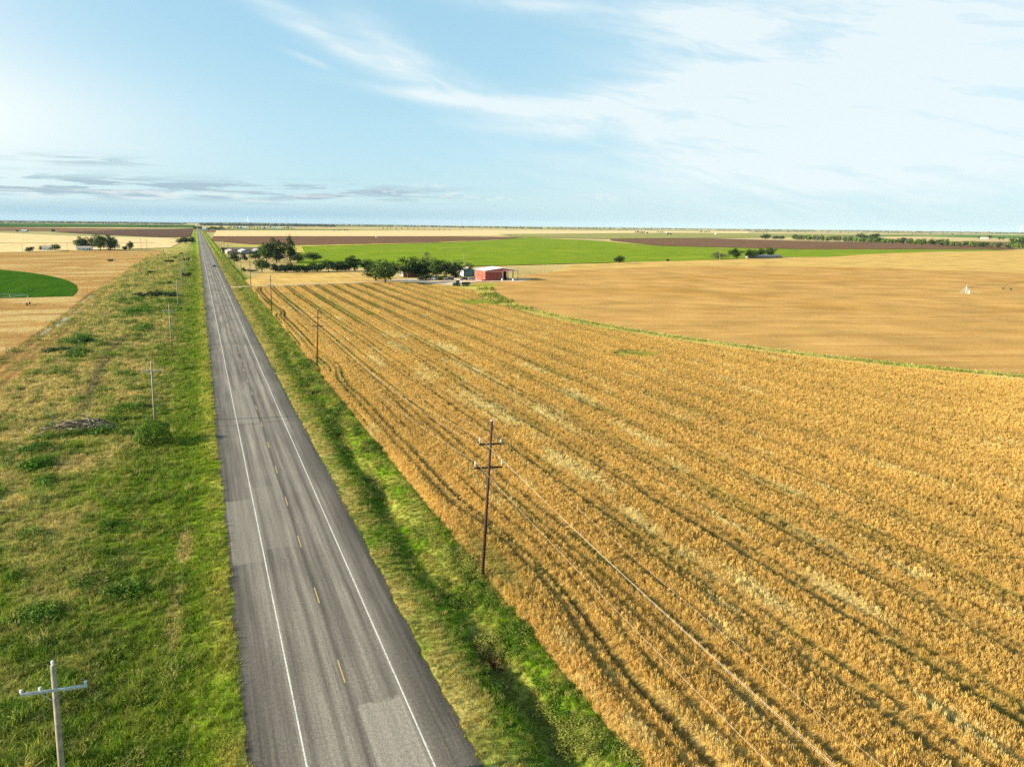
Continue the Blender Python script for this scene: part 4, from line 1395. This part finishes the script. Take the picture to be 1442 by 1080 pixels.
house('house', 'long low house with a dark front and pale roof edge, right of the small trees', 'house', 566, 636, 44, 10, 2.2, 3.5, WALL_GREY, simple('slate_roof', (.12, .12, .13), .7), 0, ridge='x', wins=6)
house('shed', 'tiny white shed between two small far trees on the left', 'shed', -438, 2345, 13, 8, 4, 6, WALL_WHITE, ROOF_WHITE, 0, ridge='x', wins=1)
house('house', 'far white house among dark trees above the shelterbelt', 'house', *direction(1351, 3500), 26, 12, 5, 8.5, WALL_WHITE, ROOF_GREY, -30, ridge='x')
for px, dd, ww, lb in ((348, 4250, 40, 'leftmost white building of the far village beside the road end'), (356, 4150, 26, 'second white building of the far village from the road'), (383, 4200, 22, 'pale building in the middle of the far village'), (396, 4250, 15, 'narrow white building of the far village'), (404, 4100, 18, 'small white building near the right end of the village'), (424, 4300, 12, 'rightmost tiny white building of the village'), (302, 3200, 14, 'small white building at the foot of the road end wood')):
    house('village_house', lb, 'building', *direction(px, dd), ww, 12, 6, 9, WALL_WHITE, ROOF_WHITE, -10, group='white buildings of the far village', ridge='x', wins=3)
t = thing('silo', 'taller pale grain silo beside far dark trees on the horizon', 'silo', (*direction(926.5, 3350), -.5))
MB().tube([(0, 0, 0), (0, 0, 17)], 3.2, 14).build('bin_wall', GALV, t, True)
MB().tube([(0, 0, 17), (0, 0, 19.5)], [3.4, .4], 14).build('bin_roof', ROOF_WHITE, t)
t.scale = (.8, .8, .6)
s2 = copy_tree(t)
s2.location, s2.scale, s2['label'] = (*direction(931, 3400), -.5), (1.0, 1.0, .36), 'shorter wider grain silo right of the taller one'
t = thing('storage_tank', 'white storage tank alone on the far plain right of the silos', 'tank', (*direction(993, 3700), -.3))
MB().tube([(0, 0, 0), (0, 0, 5)], 6, 18).build('tank_wall', WALL_WHITE, t, True)
MB().tube([(0, 0, 5), (0, 0, 6.4)], [6.2, 1], 18).build('tank_roof', ROOF_WHITE, t)
t = thing('field_trailer', 'tiny white trailer parked on the reddish ploughed field', 'trailer', (386, 1690, .3))
MB().box(-3, 3, -1.2, 1.2, .9, 3.4).build('body', WALL_WHITE, t)
for sx_ in (-1.8, 1.8):
    for sy_ in (-1.1, 1.1):
        MB().tube([(sx_, sy_ - .15, .5), (sx_, sy_ + .15, .5)], .5, 12).build('wheel', STEEL_DK, t)
MB().tube([(3, 0, .9), (4.6, 0, .7)], .08, 6).build('tow_bar', STEEL_DK, t)

# ------------------------------------------------------------------ vehicles
RUBBER = simple('tyre_rubber', (.025, .025, .027), .9)
RIM = simple('wheel_rim', (.4, .4, .42), .35, .6)
TAIL = simple('red_lamp_lens', (.35, .02, .02), .25)
HEAD = simple('clear_lamp_lens', (.7, .7, .68), .2)


def wheel(parent, x, y, rad, w):
    o = MB().tube([(x - w / 2, y, rad), (x - w * .35, y, rad), (x + w * .35, y, rad), (x + w / 2, y, rad)], [rad * .92, rad, rad, rad * .92], 18).build('wheel', RUBBER, parent)
    MB().tube([(x - w * .53, y, rad), (x + w * .53, y, rad)], rad * .55, 12).build('rim', RIM, o)


def car(name, label, cat, x, y, z, rot, paint, L=4.7, W=1.85, kind='suv', group=None):
    t = thing(name, label, cat, (x, y, z), (0, 0, R(rot)), group)
    hw = W / 2
    if kind == 'pickup':
        side = [(-L / 2, .45), (L / 2, .45), (L / 2 + .03, .75), (L / 2 - .1, 1.02), (L * .17, 1.08), (L * .13, 1.12), (-.1 * L, 1.12), (-L / 2, 1.12)]
        cab = [(L * .20, 1.07), (L * .06, 1.78), (-L * .10, 1.80), (-L * .12, 1.10)]
    else:
        side = [(-L / 2, .40), (L / 2, .40), (L / 2 + .03, .70), (L / 2 - .12, .92), (L * .22, 1.02), (-L / 2 + .05, 1.05), (-L / 2 - .04, .75)]
        cab = [(L * .24, 1.0), (L * .09, 1.55), (-L * .34, 1.58), (-L / 2 + .1, 1.03)]

    def loft(prof, hw0, hw1, zmid):
        b = MB()
        n = len(prof)
        zs = [p[1] for p in prof]
        f = lambda zz: hw0 + (hw1 - hw0) * max(0, (zz - zmid) / (max(zs) - zmid + 1e-6))
        vs = [(-f(zz), yy, zz) for yy, zz in prof] + [(f(zz), yy, zz) for yy, zz in prof]
        fs = [tuple(range(n)), tuple(range(2 * n - 1, n - 1, -1))] + [((i + 1) % n, i, n + i, n + (i + 1) % n) for i in range(n)]
        return b.add(vs, fs)
    loft(side, hw, hw * .96, .8).build('body', paint, t)
    loft(cab, hw * .93, hw * .72, 1.0).build('cabin', GLASS, t)
    yf, yr = cab[1][0], cab[2][0]
    MB().box(-hw * .72, hw * .72, yr - .02, yf + .02, cab[1][1] + .01, cab[2][1] + .06).build('roof', paint, t)
    if kind == 'pickup':
        b = MB()
        b.box(-hw * .95, -hw * .82, -L / 2, -L * .13, 1.121, 1.32)
        b.box(hw * .82, hw * .95, -L / 2, -L * .13, 1.121, 1.32)
        b.box(-hw * .82, hw * .82, -L / 2, -L / 2 + .1, 1.121, 1.32)
        b.build('cargo_bed', paint, t)
    for s in (-1, 1):
        wheel(t, s * (hw - .12), L * .31, .36, .24)
        wheel(t, s * (hw - .12), -L * .31, .36, .24)
        MB().box(s * hw * .8 - .12, s * hw * .8 + .12, -L / 2 - .07, -L / 2 + .01, .72, .98).build('tail_lamp', TAIL, t)
        MB().box(s * hw * .72 - .18, s * hw * .72 + .18, L / 2 - .06, L / 2 + .05, .66, .82).build('headlight', HEAD, t)
        MB().box(s * (hw + .02) - .08, s * (hw + .02) + .08, L * .16, L * .20, 1.0, 1.14).build('mirror', paint, t)
    MB().box(-hw * .95, hw * .95, -L / 2 - .12, -L / 2 - .071, .42, .62).build('bumper', STEEL_DK, t)
    MB().box(-.26, .26, -L / 2 - .10, -L / 2 - .05, .70, .82).build('number_plate', WALL_WHITE, t)
    return t


P_MAROON = simple('maroon_paint', (.06, .015, .018), .25, .2, ns=.8, amt=.1, spec=.5)
P_BLACK = simple('black_paint', (.02, .022, .026), .25, .2, ns=.8, amt=.1, spec=.5)
P_SILVER = simple('silver_paint', (.38, .38, .38), .3, .5, ns=.8, amt=.1, spec=.5)
P_GREEN = simple('dark_green_paint', (.02, .055, .035), .35, .1, ns=.8, amt=.1, spec=.5)
P_WHITE = simple('white_paint', (.7, .7, .68), .3, 0, ns=.8, amt=.08, spec=.5)
car('car', 'dark car driving away on the far road, the only one in traffic', 'car', 10.0, 585, .02, 0, P_MAROON, 4.8, 1.9)
car('parked_car', 'dark car parked in front of the red barn, nearer the shed', 'car', 146.5, 412, .12, 80, P_BLACK, 4.8, group='vehicles parked in the farmyard')
car('parked_car', 'silver car parked close to the left wall of the red barn', 'car', 151.8, 413.5, .12, 96, P_SILVER, 4.5, group='vehicles parked in the farmyard')
car('parked_pickup', 'dark pickup parked under the edge of the farm grove', 'pickup', 138, 414.5, .12, 70, P_BLACK, 5.6, 2.0, 'pickup', group='vehicles parked in the farmyard')
car('parked_pickup', 'white pickup standing in the shade below the grove', 'pickup', 131.5, 425, .12, 100, P_WHITE, 5.4, 2.0, 'pickup', group='vehicles parked in the farmyard')


def tractor(label, x, y, rot, paint, cart=True):
    t = thing('tractor', label, 'tractor', (x, y, .06), (0, 0, R(rot)), None)
    b = MB()
    b.box(-.45, .45, .2, 2.3, .9, 1.75)
    b.box(-.55, .55, -1.1, .2, .8, 1.3)
    b.build('bonnet', paint, t)
    MB().extrude_y([(-.8, 1.3), (.8, 1.3), (.72, 2.9), (-.72, 2.9)], -1.2, .35).build('cab', GLASS, t)
    MB().box(-.85, .85, -1.35, .5, 2.9, 3.05).build('cab_roof', paint, t)
    for s in (-1, 1):
        wheel(t, s * 1.05, -.75, .9, .5)
        wheel(t, s * .8, 1.75, .55, .35)
        MB().box(s * 1.05 - .3, s * 1.05 + .3, -1.5, 0, 1.82, 1.9).build('fender', paint, t)
    MB().tube([(.3, 1.2, 1.75), (.3, 1.2, 2.8)], .06, 8).build('exhaust_pipe', STEEL_DK, t)
    return t


tractor('dark green tractor parked alone on the near edge of the farmyard', 129.0, 374.5, 100, P_GREEN)
t = thing('implement_trailer', 'dark flat trailer with stake sides behind the green tractor', 'trailer', (133.8, 373.2, .05), (0, 0, R(96)), None)
b = MB()
b.box(-1.1, 1.1, -2.3, 2.0, .9, 1.1)
b.build('bed', STEEL_DK, t)
for s in (-1, 1):
    MB().box(s * 1.05 - .05, s * 1.05 + .05, -2.3, 2.0, 1.1, 2.1).build('side_panel', P_GREEN, t)
    wheel(t, s * .95, -.9, .5, .3)
    wheel(t, s * .95, 1.1, .5, .3)
MB().tube([(0, 2.0, .95), (0, 3.2, .8)], .07, 6).build('tow_bar', STEEL_DK, t)
tractor('dark tractor parked in the shade of the barn carport', 172.6, 411.5, 15, P_BLACK)
t = thing('quad_bike', 'small dark quad bike beside the corner of the red barn', 'quad bike', (155.6, 402.3, .12), (0, 0, R(85)), None)
b = MB()
b.box(-.3, .3, -.8, .8, .55, .8)
b.box(-.5, .5, .45, .95, .8, .9)
b.box(-.5, .5, -.95, -.45, .8, .9)
b.build('body', P_BLACK, t)
MB().box(-.18, .18, -.5, .2, .81, .98).build('seat', RUBBER, t)
MB().tube([(-.45, .5, 1.2), (0, .35, 1.15), (.45, .5, 1.2)], .025, 6).build('handlebar', STEEL_DK, t)
for s in (-1, 1):
    wheel(t, s * .48, .68, .32, .24)
    wheel(t, s * .48, -.68, .32, .24)
for x, y, lb in ((168.0, 403.4, 'white drum standing by the pale post of the barn'), (174.4, 401.5, 'white drum lying lower right, beyond the pale barn post')):
    t = thing('drum', lb, 'drum', (x, y, .12), (0, 0, 0), 'white drums by the barn')
    MB().tube([(0, 0, 0), (0, 0, .05), (0, 0, .6), (0, 0, 1.2)], [.45, .5, .52, .48], 14).build('drum_body', P_WHITE, t, True)
    MB().tube([(0, 0, 1.2), (0, 0, 1.26)], [.47, .44], 14).build('drum_lid', GALV, t)

# ------------------------------------------------------------------ irrigation pivots


def pivot(label, x, y, head, span_n, first_tower, base=True, span=48.0, pipe=None):
    pipe = pipe or GALV
    t = thing('irrigation_pivot', label, 'irrigation machine', (x, y, .1), (0, 0, R(head)))
    if base:
        for sx_ in (-1, 1):
            for sy_ in (-1, 1):
                MB().tube([(sx_ * 1.9, sy_ * 1.9, 0), (sx_ * .3, sy_ * .3, 4.0)], .09, 6).build('leg', GALV, t)
        b = MB()
        for hz, q in ((1.2, 1.42), (2.6, .86)):
            for a, c in (((-q, -q), (q, -q)), ((q, -q), (q, q)), ((q, q), (-q, q)), ((-q, q), (-q, -q))):
                b.tube([(*a, hz), (*c, hz)], .06, 5)
        b.build('ring_brace', GALV, t)
        MB().tube([(0, 0, 0), (0, 0, 4.4)], .16, 10).build('riser', GALV, t)
        MB().tube([(0, 0, 4.4), (0, 0, 6.4)], [.12, .06], 8).build('mast', GALV, t)
        MB().box(-1.1, -.2, -2.4, -1.8, .5, 2.0).build('control_box', WALL_WHITE, t)
        MB().box(-1.6, .6, -2.7, -1.2, 0, .15).build('pad', TRIM, t)
    for k in range(span_n):
        x0 = span * k
        pts = [(x0 + span * u / 8, 0, 4.0 + 1.0 * math.sin(math.pi * u / 8)) for u in range(9)]
        b = MB().tube(pts, .09, 6)
        for u in range(1, 8):
            xx = x0 + span * u / 8
            zz = 4.0 + 1.0 * math.sin(math.pi * u / 8)
            for s in (-.7, .7):
                b.tube([(xx, 0, zz), (xx, s, zz - 1.0)], .03, 4)
        for s in (-.7, .7):
            b.tube([(x0, 0, 3.9)] + [(x0 + span * u / 8, s, 3.0 + 1.0 * math.sin(math.pi * u / 8)) for u in range(1, 8)] + [(x0 + span, 0, 3.9)], .03, 4)
        b.build('pipe_span', pipe, t)
        xt = x0 + span
        d = MB()
        for s in (-1, 1):
            d.tube([(xt, s * 2.0, .6), (xt, 0, 4.0)], .07, 5)
        d.tube([(xt, -2, .6), (xt, 2, .6)], .08, 5)
        dt = d.build('drive_tower', pipe, t)
        for s in (-1, 1):
            MB().tube([(xt - .16, s * 2.0, .55), (xt + .16, s * 2.0, .55)], .55, 14).build('wheel', RUBBER, dt)
    return t


pivot('irrigation pivot with a white control box in the middle of the round tan field', 378.2, 257.6, 10, 5, 0, pipe=STEEL_DK)
pts = [(378 + 13 * math.cos(a) * (1 + .2 * math.sin(3 * a)), 257.4 + 7 * math.sin(a) * (1 + .25 * math.cos(2 * a))) for a in np.linspace(0, 2 * math.pi, 40)[:-1]]
sheet('pivot_pad', pts, .08, M_tan, 'pale trampled ground around the irrigation pivot')
co_p = [o for o in COL.objects if o.name.startswith('irrigation_pivot')][0]
co_p.scale = (1, 1, .78)
pivot('long irrigation pipe on wheeled towers along the edge of the green crop circle', -439, 352, -2.6, 8, 0, True, 47.0)

# ------------------------------------------------------------------ wind turbines
TURB = simple('white_turbine_paint', (.86, .88, .90), .4, ns=.1, amt=.03)


def turbine(px, dist, h, phase, label):
    x, y = direction(px, dist)
    t = thing('wind_turbine', label, 'wind turbine', (x, y, -1), (0, 0, -YAW + R(random.uniform(-40, 40))), 'white wind turbines on the horizon')
    MB().tube([(0, 0, 0), (0, 0, h)], [h * .022, h * .012], 12).build('tower', TURB, t, True)
    MB().box(-h * .02, h * .02, -h * .05, h * .06, h, h * 1.04).build('nacelle', TURB, t)
    MB().tube([(0, -h * .075, h * 1.02), (0, -h * .05, h * 1.02)], [h * .01, h * .022], 10).build('hub', TURB, t)
    for k in range(3):
        a = phase + k * 2 * math.pi / 3
        d = np.array((math.sin(a), 0, math.cos(a)))
        p = np.array((math.cos(a), 0, -math.sin(a)))
        c = np.array((0, -h * .06, h * 1.02))
        L = h * .55
        b = MB()
        st = [(0, .018), (.2, .030), (.6, .018), (1, .004)]
        vs = []
        for u, ww in st:
            q = c + d * L * u
            vs += [q - p * h * ww * .4, q + p * h * ww, q + p * h * ww * .3 + np.array((0, h * ww * .35, 0))]
        fs = []
        for i in range(3):
            for j in range(3):
                j2 = (j + 1) % 3
                fs.append((i * 3 + j, i * 3 + j2, i * 3 + 3 + j2, i * 3 + 3 + j))
        b.add(vs, fs).build('blade', TURB, t)


turbine(364, 7500, 56, .15, 'lone white wind turbine on the horizon beside the road end')
turbine(1401, 11500, 84, .5, 'leftmost of the three far wind turbines on the right horizon')
turbine(1418, 12500, 84, 1.1, 'middle one of the three far wind turbines on the right horizon')
turbine(1433, 11800, 84, .2, 'rightmost of the three far wind turbines on the right horizon')
# small roadside marker posts and culvert
t = thing('culvert', 'dark culvert pipe mouth under the farm track beside the road', 'culvert', (17.6, 397.2, -.9), (0, 0, 0))
MB().tube([(0, -1.2, .1), (0, 4.5, .1)], .55, 16, False).build('pipe', GALV, t, True)
b = MB()
b.box(-1.5, -.6, -1.0, -.7, -.4, 1.0)
b.box(.6, 1.5, -1.0, -.7, -.4, 1.0)
b.box(-.6, .6, -1.0, -.7, .68, 1.0)
b.build('headwall', TRIM, t)

# ------------------------------------------------------------------ camera, sun, sky
cam = bpy.data.cameras.new('camera')
cam.sensor_width = 36
cam.lens = 36 * FPX
cam.clip_start = .5
cam.clip_end = 120000
co = link(bpy.data.objects.new('camera', cam))
import mathutils
fw = mathutils.Vector((math.sin(YAW) * math.cos(PITCH), math.cos(YAW) * math.cos(PITCH), -math.sin(PITCH)))
r0 = mathutils.Vector((math.cos(YAW), -math.sin(YAW), 0))
u0 = r0.cross(fw)
rt = r0 * math.cos(ROLL) + u0 * math.sin(ROLL)
up = u0 * math.cos(ROLL) - r0 * math.sin(ROLL)
M = mathutils.Matrix((rt, up, -fw)).transposed().to_4x4()
M.translation = (0, 0, CAM_H)
co.matrix_world = M
sc.camera = co

sun = bpy.data.lights.new('sun', 'SUN')
sun.energy = 5.0
sun.angle = R(.53)
sun.color = (1, .88, .68)
so = link(bpy.data.objects.new('sun', sun))
so.rotation_euler = mathutils.Vector(SUN_DIR).to_track_quat('Z', 'Y').to_euler()

w = bpy.data.worlds.new('World')
sc.world = w
w.use_nodes = True
g = G(w.node_tree)
g.n.clear()
sky = g.node('ShaderNodeTexSky', sky_type='NISHITA')
sky.sun_disc = False
sky.sun_elevation = SUN_EL
sky.sun_rotation = math.atan2(SUN_DIR[0], SUN_DIR[1])
sky.altitude = 300
sky.air_density = 1.0
sky.dust_density = .6
sky.ozone_density = 2.5
d = g.node('ShaderNodeTexCoord').outputs['Generated']
dx, dy, dz = g.sep(d)
c_, s_ = math.cos(YAW), math.sin(YAW)
rr = g.m('SUBTRACT', g.m('MULTIPLY', dx, c_), g.m('MULTIPLY', dy, s_))
ff = g.m('ADD', g.m('MULTIPLY', dx, s_), g.m('MULTIPLY', dy, c_))
az = g.m('MULTIPLY', g.m('ARCTAN2', rr, ff), 180 / math.pi)
el = g.m('MULTIPLY', g.m('ARCSINE', dz), 180 / math.pi)


def turned(a0, e0, ra, re, ang):
    ca, sa = math.cos(R(ang)), math.sin(R(ang))
    a, e = g.m('SUBTRACT', az, a0), g.m('SUBTRACT', el, e0)
    u = g.m('DIVIDE', g.m('ADD', g.m('MULTIPLY', a, ca), g.m('MULTIPLY', e, sa)), ra)
    v = g.m('DIVIDE', g.m('SUBTRACT', g.m('MULTIPLY', e, ca), g.m('MULTIPLY', a, sa)), re)
    return u, v


def blob(a0, e0, ra, re, ang, amt):
    u, v = turned(a0, e0, ra, re, ang)
    q = g.m('ADD', g.m('MULTIPLY', u, u), g.m('MULTIPLY', v, v))
    return g.m('MULTIPLY', g.m('EXPONENT', g.m('MULTIPLY', q, -1)), amt)


def total(items):
    t = blob(*items[0])
    for i in items[1:]:
        t = g.m('ADD', t, blob(*i))
    return t


# high thin cirrus
u, v = turned(0, 0, 9, 1.6, -12)
warp = g.noise(g.comb(g.m('MULTIPLY', u, .7), g.m('MULTIPLY', v, .45), 3), 1, 3)
st = g.noise(g.comb(g.m('ADD', u, g.m('MULTIPLY', warp, 1.2)), g.m('ADD', v, g.m('MULTIPLY', warp, 1.6)), 0), 1.3, 7, .58)
veil = total([(-15, 13.4, 5.5, .75, -24, .65), (-9, 12.2, 4.5, 1.3, -30, .55), (-6.5, 10.5, 5.0, .85, -14, .60), (-5.5, 9.15, 6.0, .45, -7, .75), (1, 8.7, 5, .9, -3, .55), (7, 8.7, 6.5, 1.3, 6, .75), (12, 10.2, 4, 1.5, 10, .45),
              (6, 7.0, 9, .55, -2, .55), (-14.8, 11.2, 1.6, .22, -18, .6), (2, 15.4, 6, .5, -3, .55), (12, 14.3, 6, 1.5, -6, .7), (30, 11, 16, 8.5, 0, 1.25), (20, 8, 10, 4.5, 0, .75), (31, 5.9, 5, .5, 4, .3), (20, 4.5, 20, 2.8, 0, .5)])
veil = g.m('MULTIPLY', veil, g.sstep(st, .28, .68, .40, 1.15))
veil = g.m('MINIMUM', g.m('MULTIPLY', veil, .92), .86)
base = sky.outputs[0]
CLOUDK = 6.0
base = g.mix(1, base, (.75, .98, 1.05), 'MULTIPLY')
# pale air near the horizon, brighter towards the sun side
lowair = g.m('EXPONENT', g.m('MULTIPLY', g.m('MAXIMUM', el, 0), -1 / 6.0))
base = g.mix(.66, base, (CLOUDK * .46, CLOUDK * .775, CLOUDK * .925))
base = g.mix(g.m('MULTIPLY', lowair, .74), base, (CLOUDK * .62, CLOUDK * .80, CLOUDK * .85))
glow = g.m('MINIMUM', total([(-44, 6.0, 17, 4.5, 0, .98), (-44, 14, 11, 6, 0, .5)]), .96)
base = g.mix(glow, base, (CLOUDK * 1.0, CLOUDK * 1.03, CLOUDK * .99))
base = g.mix(veil, base, (CLOUDK * .85, CLOUDK * .94, CLOUDK * .955))
# low grey cloud bank on the left and small cumulus
n = g.noise(g.comb(g.m('DIVIDE', az, 5.2), g.m('DIVIDE', el, .42), 1), 1, 6, .6, .4)
fade = g.sstep(az, -2, -20)
bank = g.m('MULTIPLY', g.m('MULTIPLY', g.sstep(az, 2, -16), total([(-26, 2.2, 40, .65, 0, 1.7), (-30, 3.9, 4, .35, 0, .8)])), g.sstep(n, .44, .58))
base = g.mix(g.m('MINIMUM', g.m('MULTIPLY', bank, .85), .9), base, (CLOUDK * .38, CLOUDK * .52, CLOUDK * .61))
n2 = g.noise(g.comb(g.m('DIVIDE', az, 3.4), g.m('DIVIDE', el, .30), 7), 1, 6, .6, .4)
lit = g.m('MULTIPLY', g.m('MULTIPLY', fade, blob(-26, 1.75, 40, .38, 0, 1.0)), g.sstep(n2, .48, .62))
base = g.mix(g.m('MULTIPLY', lit, .75), base, (CLOUDK * .82, CLOUDK * .88, CLOUDK * .86))
rim = g.m('MULTIPLY', g.m('MULTIPLY', g.sstep(el, 1.7, .5), g.sstep(az, 14, -18)), .72)
base = g.mix(rim, base, (CLOUDK * .30, CLOUDK * .52, CLOUDK * .66))
n3 = g.noise(g.comb(g.m('DIVIDE', az, .9), g.m('DIVIDE', el, .25), 2), 1, 5, .6)
cum = g.m('MULTIPLY', total([(6.9, 2.15, 1.7, .3, 0, 1), (-6.6, 2.9, 1.4, .25, 0, .8), (-9, 2.4, 2, .2, 0, .8), (-4.5, 2.25, 1.2, .25, 0, .9), (-1.5, 2.0, 3, .2, 0, .7), (12, 1.9, 1.5, .2, 0, .6), (-28, 4.9, 2.2, .2, 0, .6)]), g.sstep(n3, .46, .60))
base = g.mix(g.m('MINIMUM', g.m('MULTIPLY', cum, .8), 1), base, (CLOUDK * .80, CLOUDK * .86, CLOUDK * .88))
bg = g.node('ShaderNodeBackground')
g.put(bg.inputs[0], base)
bg.inputs[1].default_value = .07
wo = g.node('ShaderNodeOutputWorld')
g.l.new(bg.outputs[0], wo.inputs[0])

sc.view_settings.view_transform = 'Standard'
sc.view_settings.look = 'None'
sc.view_settings.exposure = 1.3
sc.view_settings.gamma = 1
sc.render.engine = 'CYCLES'
sc.cycles.max_bounces = 5
sc.cycles.diffuse_bounces = 2
sc.cycles.glossy_bounces = 2
sc.cycles.transmission_bounces = 4
sc.cycles.transparent_max_bounces = 6
sc.cycles.use_denoising = False
sc.cycles.sample_clamp_indirect = 4
sc.cycles.sample_clamp_direct = 5

# ------------------------------------------------------------------ the air itself
hz = bpy.data.materials.new('pale_air')
hz.use_nodes = True
gh = G(hz.node_tree)
gh.n.clear()
ho = gh.node('ShaderNodeOutputMaterial')
pv = gh.node('ShaderNodeVolumePrincipled')
pv.inputs['Color'].default_value = (.62, .80, 1.0, 1)
pv.inputs['Density'].default_value = 1.5e-5
pv.inputs['Anisotropy'].default_value = 0
gh.l.new(pv.outputs[0], ho.inputs['Volume'])
hb = MB().box(-19000, 27500, -2500, 26500, -3, 150).build('haze', hz)
tag(hb, 'thin pale air over the plain that fades far things', kind='stuff')
sc.cycles.volume_bounces = 1
